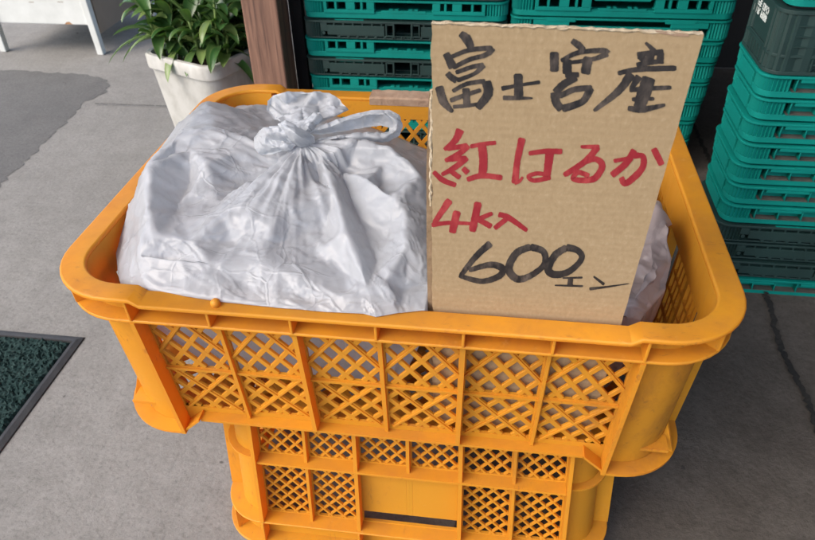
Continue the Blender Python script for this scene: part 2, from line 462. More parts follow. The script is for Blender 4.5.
            for s_ in (-.0011, .0011):
                for rr, z in ((rw + .0002, .0029), (ro - .001, .0029), (rw + .0002, .034)):
                    v = cc + d*rr + tn*s_; q.append((v.x, v.y, z))
            mb.add(q, [(0,1,2),(5,4,3),(0,3,4,1),(1,4,5,2),(2,5,3,0)])
            mb.build('corner_post', mat, root, taper, auto=30)
    # ---- bottom
    mb = MB(); bx, by = hx - WO - WT - .0005, hy - WO - WT - .0005; zb = rec_bot + .001
    fnb = lambda u, v, w: (u, v, zb + w)
    lattice(mb, fnb, -bx + .02, bx - .02, -by + .02, by - .02, .032, .032, .006)
    for k in range(-2, 3): ubox(mb, fnb, k*bx/2.6 - .004, k*bx/2.6 + .004, -by + .02, by - .02, -.0035, .0006)
    ubox(mb, fnb, -bx, bx, -by, -by + .0202, -.003, .0001); ubox(mb, fnb, -bx, bx, by - .0202, by, -.003, .0001)
    ubox(mb, fnb, -bx, -bx + .0202, -by + .0203, by - .0203, -.003, .0001); ubox(mb, fnb, bx - .0202, bx, -by + .0203, by - .0203, -.003, .0001)
    mb.build('bottom', mat, root, taper)
    return root

GROUP_OC = 'orange harvest crates'
T0 = .345
c1 = harvest_crate(.165, .26, .20, .0235, .0048, .0185, .0208, .0250, 0, 0, .0044,
                   ((.0245, .0735), (.0775, .1365)), ((.022, .066), (.072, .128)), ORANGE, False)
c1.location = (0, .20, T0 - .165)
tag(c1, 'upper orange plastic crate holding the tied white bag and the cardboard price sign', 'crate', GROUP_OC)
pg = MB(); pg.tube([(-.118, -.1925, .1592), (-.118, -.1925, .1637), (-.118, -.1925, .1655)], [.0036, .0036, .0018], 10)
pg.build('peg', ORANGE, c1, smooth=True)
# the other crate lies upside down and turned a quarter under it
c2 = harvest_crate(.198, .26, .20, .0340, .0105, .0165, .0170, .0200, .0138, .0158, .0027,
                   ((.026, .086), (.092, .152)), ((.012, .0700), (.0760, .1600)), ORANGE, True, shelf=.073, corner=(.0475, .049, .0465))
c2.rotation_euler = (math.pi, 0, math.pi/2); c2.location = (.015, .28, .198)
tag(c2, 'lower orange plastic crate turned upside down on the floor under the other crate', 'crate', GROUP_OC)
# torn cardboard label stuck along the back rim
CARD_TORN = simple('torn_label', (.27, .17, .11), (.36, .25, .17), .9, 50, 160, .5)
mb = MB(); P = ragged([(-.072, .0), (.02, .0)], .0, .01)
rnd = random.Random(3); n = 26
top = [(-.072 + .095*k/n, .4007) for k in range(n+1)]
rings = []
for k in range(n+1):
    x = -.072 + .095*k/n; j = rnd.uniform(-.0018, .0012)
    rings.append([(x, .4012 + j, 0.3409), (x, 0.3815, 0.3409), (x, 0.3800, 0.3397), (x, 0.3800, 0.3325 + rnd.uniform(0, .0006)), (x, 0.3794, 0.3325), (x, 0.3792, 0.3401), (x, 0.3812, 0.3418), (x, .4012 + j, 0.3419)])
mb.sweep(rings, closed_path=False)
tag(mb.build('paper_label', CARD_TORN), 'torn brown paper label stuck on the back rim of the upper crate', 'label')

# ================================================================== CARDBOARD SIGN
def cardboard():
    m, nt, p = new_mat('cardboard'); v = coords(nt)
    wv = N(nt, 'ShaderNodeTexWave', wave_type='BANDS', bands_direction='Z', inputs={'Scale': 68.0, 'Distortion': .6, 'Detail': 2.0}); L(nt, v, wv.inputs['Vector'])
    n1 = noise(nt, v, 14, 5, .6); n2 = noise(nt, coords(nt, scale=(1, 1, .6)), 420, 3, .6)
    c = mix(nt, ramp(nt, n1, [(.3, 0), (.7, 1)]), (.335, .242, .136), (.358, .260, .147))
    c = mix(nt, ramp(nt, n2, [(.38, .35), (.52, 0)]), c, (.28, .195, .105))
    c = mix(nt, ramp(nt, n2, [(.58, 0), (.7, .3)]), c, (.48, .365, .23))
    c = mix(nt, ramp(nt, wv.outputs['Fac'], [(.1, .12), (.5, 0)]), c, (.28, .2, .11))
    L(nt, c, p.inputs['Base Color']); p.inputs['Roughness'].default_value = .85; p.inputs['Specular IOR Level'].default_value = .2
    L(nt, bump(nt, wv.outputs['Fac'], .05, .0010, bump(nt, n2, .2, .0008)), p.inputs['Normal'])
    return m
CARD = cardboard()
CARD_EDGE = simple('cardboard_torn_edge', (.50, .42, .30), (.38, .29, .18), .9, 120, 200, .5)
CARD_BACK = simple('cardboard_inner', (.20, .135, .075), (.25, .17, .10), .9, 60, 160, .4)
def ink(name, c1, c2):
    m, nt, p = new_mat(name)
    n1 = noise(nt, coords(nt, scale=(1, 1, .35)), 190, 4, .65)
    n2 = noise(nt, coords(nt), 45, 3, .5)
    k = N(nt, 'ShaderNodeMath', operation='MULTIPLY'); L(nt, ramp(nt, n1, [(.40, 0), (.62, 1)]), k.inputs[0]); L(nt, ramp(nt, n2, [(.38, .15), (.62, 1)]), k.inputs[1])
    L(nt, mix(nt, k.outputs[0], c1, c2), p.inputs['Base Color']); p.inputs['Roughness'].default_value = .6
    return m
INK = ink('black_marker', (.010, .009, .010), (.105, .082, .066))
RED = ink('red_marker', (.25, .010, .018), (.37, .045, .045))
S0 = Vector((0, .0218, .345)); SN = Vector((0, -1, -.08)).normalized()      # the sign's front face
SUP = Vector((0, -.08, 1)).normalized()
def on_sign(p, d=0.0):
    r_ = px_ray(p); t = (S0 - CAM_P).dot(SN) / r_.dot(SN); q = CAM_P + r_ * t + SN * d; return q
sign = empty('cardboard_sign', on_sign((530, 440)))
SIGN_I = Matrix.Translation(-sign.location)
def sl(q): return SIGN_I @ q
bl, tl, tr = on_sign((432, 310)), on_sign((431.5, 24)), on_sign((704, 35)); br = on_sign((621, 325))
dn = lambda q, z: q + SUP * ((z - q.z) / SUP.z)
br2 = br + (br - tr).normalized() * ((br.z - .206) / abs((br - tr).normalized().z)); bl2 = dn(bl, .206)
def path(a, b, amp, n, seed):
    rnd = random.Random(seed); d = (b - a); nrm = d.cross(SN).normalized()
    return [a.lerp(b, k/n) + nrm * (rnd.uniform(-amp, amp) if 0 < k < n else 0) for k in range(n)]
outline = path(bl2, tl, .0007, 60, 1) + path(tl, tr, .0004, 60, 2) + path(tr, br2, .0002, 40, 3) + path(br2, bl2, .0002, 20, 4)
TH = .0042
mb = MB(); nO = len(outline)
mb.add([sl(q) for q in outline], [tuple(range(nO))])
fs = mb.build('face', CARD, sign, fix=False)
mb = MB()
back = [q - SN * TH for q in outline]
mb.add([sl(q - SN*.0002) for q in outline] + [sl(q) for q in back], [(i, (i+1) % nO, nO + (i+1) % nO, nO + i) for i in range(nO)])
mb.build('torn_edge', CARD_EDGE, sign, fix=False)
mb = MB(); mb.add([sl(q) for q in back], [tuple(range(nO))[::-1]]); mb.build('back', CARD_BACK, sign, fix=False)
# a second layer folded behind, showing along the left edge
off = Vector((-.0032, 0, 0)); zt = .505
b2 = [dn(bl2, .206) + off - SN*.0052, dn(bl, .40) + off*1.2 - SN*.0052, dn(bl, .455) + off*1.0 - SN*.0052, dn(tl, zt) + off*.7 - SN*.0052, dn(tl, zt+.02) + Vector((.03, 0, 0)) - SN*.0052, dn(br2, .206) - SN*.0052 + Vector((-.02, 0, 0))]
mb = MB(); mb.prism(b2, lambda q: sl(q), lambda q: sl(q - SN*.0042)); mb.build('folded_flap', CARD_BACK, sign)
mb = MB(); mb.tube([sl(q + Vector((-.0003, .001, 0))) for q in path(dn(bl, .43), dn(tl, .512), .0006, 30, 9)], [.0008 + .0006*random.random() for _ in range(30)], 5)
mb.tube([sl(q + SN*.0001 + SUP*.0004) for q in path(tl, tr, .0005, 60, 12)], [.0002 + .0005*random.random() for _ in range(60)], 5)
mb.build('frayed_paper', CARD_EDGE, sign)
mb = MB()     # torn strip of the inner ply along the top right, and the crease under it
q = [on_sign(p, .0003) for p in ((654, 30.5), (689, 33), (689, 36.5), (675, 36), (660, 33.5))]
mb.add([sl(x) for x in q], [tuple(range(len(q)))]); mb.build('peeled_strip', CARD_TORN, sign, fix=False)

ink_k = [0]
def stroke(mb, pts, wid, conv, rough=.06):
    """brush stroke: centre line through pts, width(s) in zoom pixels"""
    n = 22; P = [Vector(p) for p in pts]
    if not hasattr(wid, '__len__'): wid = (wid, wid)
    # Catmull-Rom resample
    def cr(t):
        m = len(P) - 1; i = min(int(t*m), m-1); f = t*m - i
        p0, p1, p2, p3 = P[max(i-1, 0)], P[i], P[i+1], P[min(i+2, m)]
        return .5*((2*p1) + (p2-p0)*f + (2*p0-5*p1+4*p2-p3)*f*f + (3*p1-p0-3*p2+p3)*f**3)
    rnd = random.Random(ink_k[0]); ink_k[0] += 1
    n = 14*(len(P)-1) + 4
    C = [cr(k/n) for k in range(n+1)]
    lft, rgt = [], []
    for k, c in enumerate(C):
        d = (C[min(k+1, n)] - C[max(k-1, 0)]).normalized(); nn = Vector((-d.y, d.x))
        t = k/n; ww = wid[0]*(1-t) + wid[-1]*t if len(wid) == 2 else np.interp(t, np.linspace(0, 1, len(wid)), wid)
        e = min(1, min(t, 1-t)*n/2.2*.5 + .62)
        ww *= .545*e
        lft.append(c + nn*ww*(1 + rnd.uniform(-rough, rough))); rgt.append(c - nn*ww*(1 + rnd.uniform(-rough, rough)))
    d = .00012 + .00003*(ink_k[0] % 7)
    V = [sl(on_sign(conv(p), d)) for p in lft] + [sl(on_sign(conv(p), d)) for p in rgt]
    mb.add(V, [(i, i+1, n+1+i+1, n+1+i) for i in range(n)])
def writer(ox, oy, s_): return lambda p: (ox + p[0]/s_, oy + p[1]/s_)
def write(name, mat, items):
    mb = MB()
    for conv, pts, wd in items: stroke(mb, pts, wd, conv)
    mb.build(name, mat, sign, fix=False)
A = writer(425, 25, 5.4); B = writer(530, 25, 4.794); C_ = writer(425, 120, 4.5); D_ = writer(540, 120, 5.82); E_ = writer(430, 230, 3.88)
write('ink_character', INK, [(A, p, w_) for p, w_ in (
    (((190,45),(225,75),(250,125)), (30,48,36)), (((112,152),(132,190),(152,232)), (34,46)), (((135,175),(240,135),(365,124)), (20,24,26)),
    (((368,124),(345,150),(308,170)), (30,24)), (((150,232),(235,188),(318,165)), (22,24)),
    (((120,258),(140,280),(172,300)), (30,34)), (((165,258),(250,228),(318,214)), (22,24)), (((318,214),(268,262),(172,300)), (32,20,24)),
    (((76,330),(98,410),(150,470)), (42,44,18)), (((148,358),(225,318),(325,302)), (20,24)), (((330,302),(340,370),(282,450)), (46,48,34)),
    (((220,340),(226,430)), (38,36)), (((135,408),(215,378),(302,350)), (24,20)), (((150,442),(225,436),(308,424)), (20,18)))])
write('ink_character', INK, [(A, p, w_) for p, w_ in ((((412,344),(510,325),(622,308)), (26,16,20)), (((503,262),(506,388)), (44,46)), (((420,393),(500,394),(582,395)), (24,22,8)))])
write('ink_character', INK, [(B, p, w_) for p, w_ in (
    (((200,74),(230,95),(258,122)), (24,32,26)), (((116,128),(116,224)), (40,38)), (((148,172),(230,132),(345,122),(372,138)), (20,22,34)), (((374,138),(300,164),(182,182)), (26,16)),
    (((178,165),(178,236)), (40,42)), (((280,152),(264,236)), (42,42)), (((168,240),(235,238)), (26,24)), (((222,248),(160,285),(120,325)), (34,34)),
    (((118,322),(125,370),(152,405)), (40,36)), (((138,342),(215,308),(298,302)), (24,28)), (((292,300),(250,368),(152,402)), (36,30,36)))])
write('ink_character', INK, [(B, p, w_) for p, w_ in (
    (((553,84),(597,126)), (12,26)), (((512,142),(575,135),(640,130)), (22,28)), (((522,145),(552,172)), (30,30)), (((578,140),(572,190)), (36,36)), (((626,130),(622,186)), (30,34)), (((510,194),(570,180),(640,172)), (26,20)),
    (((420,232),(520,213),(702,207)), (20,24,26)), (((487,232),(425,315),(305,412)), (44,34,16)),
    (((524,245),(482,308)), (36,18)), (((572,250),(545,330),(520,400)), (58,62,48)), (((476,312),(560,304),(678,299)), (20,22,18)), (((488,356),(596,353)), (20,16)), (((468,398),(540,404),(648,382)), (22,30,14)))])
write('ink_character', RED, [(C_, p, w_) for p, w_ in (
    (((160,42),(135,92),(86,134)), (36,28,16)), (((98,130),(192,114)), (20,22)), (((196,114),(158,148),(90,184)), (24,24,18)), (((104,180),(186,170)), (16,22)), (((190,168),(135,212),(74,246)), (26,24,16)),
    (((114,228),(158,260)), (20,22)), (((170,215),(194,238)), (22,24)), (((38,232),(80,270),(140,294)), (18,24,20)), (((203,120),(260,108),(320,102)), (18,18)), (((256,112),(263,185),(256,258)), (36,34)), (((188,268),(258,250),(348,260)), (20,24,22)))])
write('ink_character', RED, [(C_, p, w_) for p, w_ in (
    (((438,80),(416,180),(404,286)), (32,26,30)), (((402,284),(425,275),(440,255)), (16,10)), (((466,150),(540,140),(618,141)), (18,22,24)), (((563,132),(555,200),(546,262)), (38,30)),
    (((556,248),(505,240),(466,254),(492,272),(566,258)), (18,18,20)))])
write('ink_character', RED, [(D_, p, w_) for p, w_ in (
    (((236,155),(346,156)), (18,26)), (((338,154),(262,240),(138,322)), (36,34,28)), (((232,258),(318,226),(362,266),(318,338),(240,350),(192,338),(224,304),(286,326)), (24,36,34,26,28)))])
write('ink_character', RED, [(D_, p, w_) for p, w_ in (
    (((428,238),(510,222),(580,196)), (22,22)), (((550,172),(500,252),(416,322)), (36,36)), (((545,212),(598,212),(592,285),(500,368),(472,332)), (26,34,36,30)), (((660,165),(710,262)), (36,34)))])
write('ink_numeral', RED, [(C_, p, w_) for p, w_ in ((((112,358),(40,465)), (32,20)), (((30,472),(110,462),(212,466)), (20,14)), (((145,408),(122,508)), (32,30)))])
write('ink_letter', RED, [(C_, p, w_) for p, w_ in ((((240,368),(212,502)), (32,30)), (((304,418),(226,452)), (16,24)), (((226,440),(300,480)), (22,24)))])
write('ink_character', RED, [(C_, p, w_) for p, w_ in ((((330,424),(378,440),(460,498)), (22,24,18)), (((372,440),(312,488)), (22,20)))])
write('ink_numeral', INK, [(E_, p, w_) for p, w_ in ((((236,50),(178,102),(118,178)), (26,22,16)), (((112,176),(200,198),(268,178),(280,148),(232,134),(150,156)), (16,22,26,16)))])
write('ink_numeral', INK, [(E_, p, w_) for p, w_ in ((((392,64),(336,88),(306,148),(336,188),(386,178),(442,134),(440,84),(388,64)), (24,28,20,26)),)])
write('ink_numeral', INK, [(E_, p, w_) for p, w_ in ((((532,66),(486,96),(458,150),(486,172),(542,158),(588,110),(572,78),(528,66)), (24,28,20,26)),)])
write('ink_character', INK, [(E_, p, w_) for p, w_ in ((((514,186),(592,184)), (6,8)), (((545,186),(543,213)), (18,20)), (((484,214),(594,217)), (6,8)))])
write('ink_character', INK, [(E_, p, w_) for p, w_ in ((((634,179),(676,211)), (7,12)), (((618,228),(690,219),(772,207)), (12,7,3)))])
tag(sign, 'brown cardboard price sign with black and red brush writing standing in the upper crate', 'sign')

# ================================================================== PLASTIC BAGS
def bag_plastic(name, c1, c2, trans, thick=(.30, .27, .28)):
    m, nt, p = new_mat(name); v = coords(nt)
    n1 = noise(nt, v, 16, 4, .6)
    c = mix(nt, ramp(nt, n1, [(.3, 0), (.7, 1)]), c1, c2)
    n5 = noise(nt, coords(nt, scale=(1, 1, 1)), 300, 2, .5)
    dark = noise(nt, v, 70, 5, .7, 1.2)
    c = mix(nt, ramp(nt, dark, [(.755, 0), (.79, .55)]), c, (.12, .11, .12))
    L(nt, c, p.inputs['Base Color']); p.inputs['Roughness'].default_value = .28; p.inputs['Specular IOR Level'].default_value = .45
    # crumple: thin creases running in every direction
    wn = N(nt, 'ShaderNodeTexNoise', inputs={'Scale': 20.0, 'Detail': 3.0}); L(nt, v, wn.inputs['Vector'])
    va = N(nt, 'ShaderNodeVectorMath', operation='MULTIPLY_ADD'); L(nt, wn.outputs['Color'], va.inputs[0]); va.inputs[1].default_value = (.03,)*3; L(nt, v, va.inputs[2])
    h = None; prev = None
    # crinkled film: small facets, each tilted its own way
    geo = N(nt, 'ShaderNodeNewGeometry'); acc = geo.outputs['Normal']
    for s_, k_, sm in ((22, .05, .12), (52, .06, .12), (120, .04, .15)):
        vo = N(nt, 'ShaderNodeTexVoronoi', feature='SMOOTH_F1', inputs={'Scale': float(s_), 'Smoothness': sm}); L(nt, va.outputs[0], vo.inputs['Vector'])
        m1 = N(nt, 'ShaderNodeVectorMath', operation='SUBTRACT'); L(nt, vo.outputs['Color'], m1.inputs[0]); m1.inputs[1].default_value = (.5, .5, .5)
        m2 = N(nt, 'ShaderNodeVectorMath', operation='MULTIPLY_ADD'); L(nt, m1.outputs[0], m2.inputs[0]); m2.inputs[1].default_value = (k_*2,)*3; L(nt, acc, m2.inputs[2])
        acc = m2.outputs[0]
    nm = N(nt, 'ShaderNodeVectorMath', operation='NORMALIZE'); L(nt, acc, nm.inputs[0])
    prev = nm.outputs[0]
    for s_, wd, hgt, mk in ((13, .012, .00055, 7), (29, .018, .00030, 11)):
        ve = N(nt, 'ShaderNodeTexVoronoi', feature='DISTANCE_TO_EDGE', inputs={'Scale': float(s_)}); L(nt, va.outputs[0], ve.inputs['Vector'])
        rg = ramp(nt, ve.outputs['Distance'], [(0, 1), (wd*2.2, 0)]); mkn = ramp(nt, noise(nt, v, mk, 2, .5), [(.48, 0), (.62, 1)])
        mm = N(nt, 'ShaderNodeMath', operation='MULTIPLY'); L(nt, rg, mm.inputs[0]); L(nt, mkn, mm.inputs[1])
        prev = bump(nt, mm.outputs[0], .9, hgt, prev)
    prev = bump(nt, noise(nt, v, 420, 2, .5), .10, .0003, prev)
    L(nt, prev, p.inputs['Normal'])
    tr = N(nt, 'ShaderNodeBsdfTranslucent'); tr.inputs[0].default_value = (*c2, 1); L(nt, prev, tr.inputs['Normal'])
    mx = N(nt, 'ShaderNodeMixShader'); mx.inputs[0].default_value = trans
    L(nt, p.outputs[0], mx.inputs[1]); L(nt, tr.outputs[0], mx.inputs[2])
    L(nt, mx.outputs[0], nt.nodes['Material Output'].inputs[0])
    return m
BAG = bag_plastic('white_bag_film', (.54, .565, .60), (.62, .64, .67), .50)
BAG2 = bag_plastic('greyish_bag_film', (.42, .33, .30), (.52, .43, .40), .35)

def facets(x, y, cell, seed):
    """piecewise flat random relief with sharp folds, like crumpled film"""
    rng = np.random.default_rng(seed); a = rng.uniform(0, 3.14); H = rng.uniform(-1, 1, (64, 64)); X = rng.uniform(0, 6.28, 6)
    u = (x*np.cos(a) - y*np.sin(a))/cell; v = (x*np.sin(a) + y*np.cos(a))/cell
    u, v = u + .45*np.sin(1.9*v + X[0]) + .25*np.sin(3.1*u + X[1]), v + .45*np.sin(1.7*u + X[2]) + .25*np.sin(3.7*v + X[3])
    i, j = np.floor(u).astype(int), np.floor(v).astype(int); fx, fy = u - i, v - j
    h = lambda p, q: H[p % 64, q % 64]
    h00, h10, h01, h11 = h(i, j), h(i+1, j), h(i, j+1), h(i+1, j+1)
    par = (h(i*3, j*5) > 0)
    A_ = np.where(fx > fy, h00 + fx*(h10-h00) + fy*(h11-h10), h00 + fy*(h01-h00) + fx*(h11-h01))
    B_ = np.where(fx + fy < 1, h00 + fx*(h10-h00) + fy*(h01-h00), h11 + (1-fx)*(h01-h11) + (1-fy)*(h10-h11))
    return np.where(par, A_, B_)
def grid_mesh(name, pos, mat, parent, wrap=True, origin=(0, 0, 0), tail=None, subd=1):
    nth, nr, _ = pos.shape; V = pos.reshape(-1, 3) - np.array(origin)
    F = [(i*nr + k, ((i+1) % nth)*nr + k, ((i+1) % nth)*nr + k + 1, i*nr + k + 1) for i in range(nth if wrap else nth-1) for k in range(nr-1)]
    me = bpy.data.meshes.new(name); me.from_pydata(V.tolist(), [], F); me.materials.append(mat); me.shade_smooth(); me.update()
    o = bpy.data.objects.new(name, me); COL.objects.link(o); o.parent = parent
    if subd:
        s_ = o.modifiers.new('smooth', 'SUBSURF'); s_.levels = subd; s_.render_levels = subd
    return o
def ribbon(name, spine, widths, mat, parent, origin, seed=0, nrm=(0, 0, 1), pleats=5, amp=.0022, curl=.35, n=60, m=36, crump=.0012):
    """a gathered strip of film following a spine: pleated across, crumpled along"""
    rng = np.random.default_rng(seed); S = np.array(spine, float); k = len(S)
    t = np.linspace(0, k - 1 - 1e-6, n); i = t.astype(int); f = (t - i)[:, None]
    p0, p1, p2, p3 = S[np.maximum(i-1, 0)], S[i], S[i+1], S[np.minimum(i+2, k-1)]
    Cc = .5*((2*p1) + (p2-p0)*f + (2*p0-5*p1+4*p2-p3)*f**2 + (3*p1-p0-3*p2+p3)*f**3)
    W = np.interp(np.linspace(0, 1, n), np.linspace(0, 1, len(widths)), widths)
    T = np.gradient(Cc, axis=0); T /= np.linalg.norm(T, axis=1, keepdims=True)
    nr_ = np.array(nrm, float)
    if nr_.ndim == 1: nr_ = np.broadcast_to(nr_, (n, 3))
    else: nr_ = np.stack([np.interp(np.linspace(0, 1, n), np.linspace(0, 1, len(nr_)), nr_[:, q]) for q in range(3)], 1)
    Bn = np.cross(T, nr_); Bn /= np.linalg.norm(Bn, axis=1, keepdims=True); Nn = np.cross(Bn, T)
    u = np.linspace(-1, 1, m)
    ph = rng.uniform(0, 6.28, 4)
    pos = np.zeros((n, m, 3)); a = np.linspace(0, 1, n)[:, None]
    prof = np.sin(pleats*np.pi*u[None] + ph[0] + 1.2*np.sin(3*a + ph[1])) + .5*np.sin(2.3*pleats*np.pi*u[None] + ph[2] + 2*a)
    cr = rng.normal(size=(n//3 + 2, m//3 + 2)); cr = np.kron(cr, np.ones((3, 3)))[:n, :m]
    for _ in range(2): cr = (cr + np.roll(cr, 1, 0) + np.roll(cr, -1, 0) + np.roll(cr, 1, 1) + np.roll(cr, -1, 1))/5
    am = amp*np.minimum(1, W/np.max(W) + .25)
    h = am[:, None]*prof + crump*cr - curl*W[:, None]*.5*(u[None]**2)
    edge = 1 + .10*np.sin(17*a + ph[3])*(np.abs(u[None]) > .9) + .05*rng.normal(size=(n, 1))*(np.abs(u[None]) > .9)
    pos = Cc[:, None] + Bn[:, None]*(W[:, None]*.5*u[None]*edge)[..., None] + Nn[:, None]*h[..., None]
    return grid_mesh(name, pos, mat, parent, wrap=False, origin=origin)

from mathutils.geometry import delaunay_2d_cdt
def ray_y(p, y):
    r_ = px_ray(p); return CAM_P + r_*((y - CAM_P.y)/r_.y)
def ray_x(p, x):
    r_ = px_ray(p); return CAM_P + r_*((x - CAM_P.x)/r_.x)
def ray_z(p, z):
    r_ = px_ray(p); return CAM_P + r_*((z - CAM_P.z)/r_.z)
def q_(X, Y): return (50 + X/1.862, 50 + Y/1.862)
def base_z(y): return .3425 + .27*(min(y, .18) - .008) - .10*max(0, y - .25)
def on_base(p, dz):
    r_ = px_ray(p); t0, t1 = .3, 1.2
    for _ in range(50):
        t = (t0 + t1)/2; w_ = CAM_P + r_*t
        if w_.z > base_z(w_.y) + dz: t0 = t
        else: t1 = t
    return CAM_P + r_*t
def crumpled(name, pts, edges, mat, parent, seed, levels=4, skirt=None, layers=((.03, .003),), flat='xy', smooth=(2, 2), pleat=None, outline=None):
    """film stretched over a net of ridge and valley points, folded sharply along the given creases, then crinkled"""
    keys = list(pts); V3 = [Vector(pts[k]) for k in keys]; id_ = {k: i for i, k in enumerate(keys)}
    def p2(v):
        if flat == 'xy': return Vector((v.x, v.y))
        d = v - CAM_P; return Vector((d.dot(CR)/d.dot(FWD), d.dot(CU)/d.dot(FWD)))
    E_2 = [(id_[a], id_[b]) for line in edges for a, b in zip(line[:-1], line[1:])]
    bound = [id_[k] for k in (skirt or outline)] if (skirt or outline) else []
    E_2 += [(bound[i], bound[(i+1) % len(bound)]) for i in range(len(bound))]
    vo, eo, fo_, ov, oe, of = delaunay_2d_cdt([p2(v) for v in V3], E_2, [bound] if bound else [], 1 if bound else 0, 1e-6)
    P3 = []
    for i, o in enumerate(ov):
        if o: P3.append(V3[o[0]].copy())
        else:
            ds = sorted(((p2(v) - vo[i]).length, k) for k, v in enumerate(V3))[:2]
            w1, w2 = ds[1][0], ds[0][0]; P3.append((V3[ds[0][1]]*w1 + V3[ds[1][1]]*w2)/(w1 + w2))
    P3 = np.array([tuple(v) for v in P3]); F = np.array([f for f in fo_ if len(f) == 3])
    def smooth_(P3, F, k, amt=.5):
        n = len(P3)
        for _ in range(k):
            acc = np.zeros_like(P3); cnt = np.zeros(n); e = np.concatenate([F[:, [0, 1]], F[:, [1, 2]], F[:, [2, 0]]]); 
            for a, b in ((0, 1), (1, 0)): np.add.at(acc, e[:, a], P3[e[:, b]]); np.add.at(cnt, e[:, a], 1)
            es = np.sort(e, 1); key = es[:, 0]*n + es[:, 1]; u, c = np.unique(key, return_counts=True); be = u[c == 1]; bv = np.unique(np.r_[be//n, be % n])
            m = acc/np.maximum(cnt, 1)[:, None]; m[bv] = P3[bv]; P3 = P3*(1 - amt) + m*amt
        return P3
    for lv in range(levels):
        n = len(P3); e = np.sort(np.concatenate([F[:, [0, 1]], F[:, [1, 2]], F[:, [2, 0]]]), 1); key = e[:, 0]*n + e[:, 1]
        u, inv = np.unique(key, return_inverse=True); mid = (P3[u//n] + P3[u % n])/2; P3 = np.concatenate([P3, mid]); m = n + inv.reshape(3, -1)
        F = np.concatenate([np.stack([F[:, 0], m[0], m[2]], 1), np.stack([F[:, 1], m[1], m[0]], 1), np.stack([F[:, 2], m[2], m[1]], 1), np.stack([m[0], m[1], m[2]], 1)])
        if lv == 1: P3 = smooth_(P3, F, smooth[0])
        if lv == 2: P3 = smooth_(P3, F, smooth[1])
    P3 = smooth_(P3, F, 1)
    fn = np.cross(P3[F[:, 1]] - P3[F[:, 0]], P3[F[:, 2]] - P3[F[:, 0]]); vn = np.zeros_like(P3)
    for k in range(3): np.add.at(vn, F[:, k], fn)
    vn /= np.linalg.norm(vn, axis=1, keepdims=True) + 1e-12
    if vn[:, 2].mean() < 0: vn = -vn; F = F[:, ::-1]
    n = len(P3); e = np.concatenate([F[:, [0, 1]], F[:, [1, 2]], F[:, [2, 0]]]); es = np.sort(e, 1); key = es[:, 0]*n + es[:, 1]
    u, c = np.unique(key, return_counts=True); be = u[c == 1]; bv = np.unique(np.r_[be//n, be % n]); msk = np.ones(n); msk[bv] = .25
    for k, (cell, amp) in enumerate(layers):
        h = facets(P3[:, 0] + .35*P3[:, 2], P3[:, 1] + .8*P3[:, 2], cell, seed + k)
        P3 = P3 + vn*(amp*h*msk)[:, None]
    if pleat is not None:                         # fine gathers running out of the knot, and hair creases
        d = P3 - np.array(tuple(pleat)); an = np.arctan2(d[:, 1], d[:, 0]); r_ = np.hypot(d[:, 0], d[:, 1])
        tri = lambda x: np.abs((x/np.pi) % 2 - 1)*2 - 1
        wv_ = .6*tri(19*an + 40*r_*np.sin(3*an)) + .5*tri(31*an - 55*r_ + 2*np.sin(5*an)) + .35*tri(47*an + 30*r_)
        P3 = P3 + vn*(.0021*wv_*np.exp(-((r_ - .035)/.055)**2)*np.clip(r_/.02, 0, 1)*msk)[:, None]
        P3 = P3 + vn*(.0010*(np.abs(tri(23*an + 14*r_ + 1.5*np.sin(4*an)))**3 + .7*np.abs(tri(37*an - 20*r_ + np.sin(7*an)))**4)*np.exp(-(r_/.15)**2)*np.clip((r_ - .02)/.04, 0, 1)*msk)[:, None]
        for q in range(3):
            hc = facets(P3[:, 0] + .4*P3[:, 2], P3[:, 1] + .7*P3[:, 2], .030 - .008*q, seed + 90 + q); P3 = P3 + vn*(.0007*np.exp(-(hc/.06)**2)*np.clip((r_ - .02)/.05, 0, 1)*msk)[:, None]
    if skirt:                                     # hang the film down inside the crate
        es2 = {(int(a), int(b)) for a, b in e}; nxt = {a: b for a, b in es2 if (b, a) not in es2}
        st = next(iter(nxt)); loop = [st]; cur = nxt[st]
        while cur != st: loop.append(cur); cur = nxt[cur]
        lp = P3[loop]; ctr = lp.mean(0); prev = loop; P3 = [P3]; FF = [F]; nn = n
        x0, x1, y0, y1, zb = SK
        for k, (f_, ins) in enumerate(((.04, .0), (.22, .004), (.45, .03), (.75, .07), (.97, .11), (1, .16), (1.0, .24))):
            q = lp.copy(); q[:, 0] = np.clip(q[:, 0], x0 + .011*f_, x1 - .004*f_); q[:, 1] = np.clip(q[:, 1], y0 + .012*f_, y1 - .012*f_); q[:, 2] = lp[:, 2]*(1 - f_) + zb*f_
            t = np.arange(len(loop)); q[:, :2] += (ctr[:2] - q[:, :2])*(ins + .012*np.sin(t*.9)*(k > 0)*0 + .010*(k in (1, 2, 3))*(.5 + .5*np.sin(t*.37 + 2*np.sin(t*.11))))[:, None]/.2*.5
            ids = list(range(nn, nn + len(loop))); P3.append(q); nn += len(loop)
            L_ = len(loop); FF.append(np.array([[prev[(i+1) % L_], prev[i], ids[i]] for i in range(L_)] + [[prev[(i+1) % L_], ids[i], ids[(i+1) % L_]] for i in range(L_)])); prev = ids
        P3 = np.concatenate(P3); F = np.concatenate(FF)
    me = bpy.data.meshes.new(name); o0 = np.array(parent.location); me.from_pydata((P3 - o0).tolist(), [], F.tolist()); me.materials.append(mat); me.shade_smooth(); me.update()
    o = bpy.data.objects.new(name, me); COL.objects.link(o); o.parent = parent
    return o

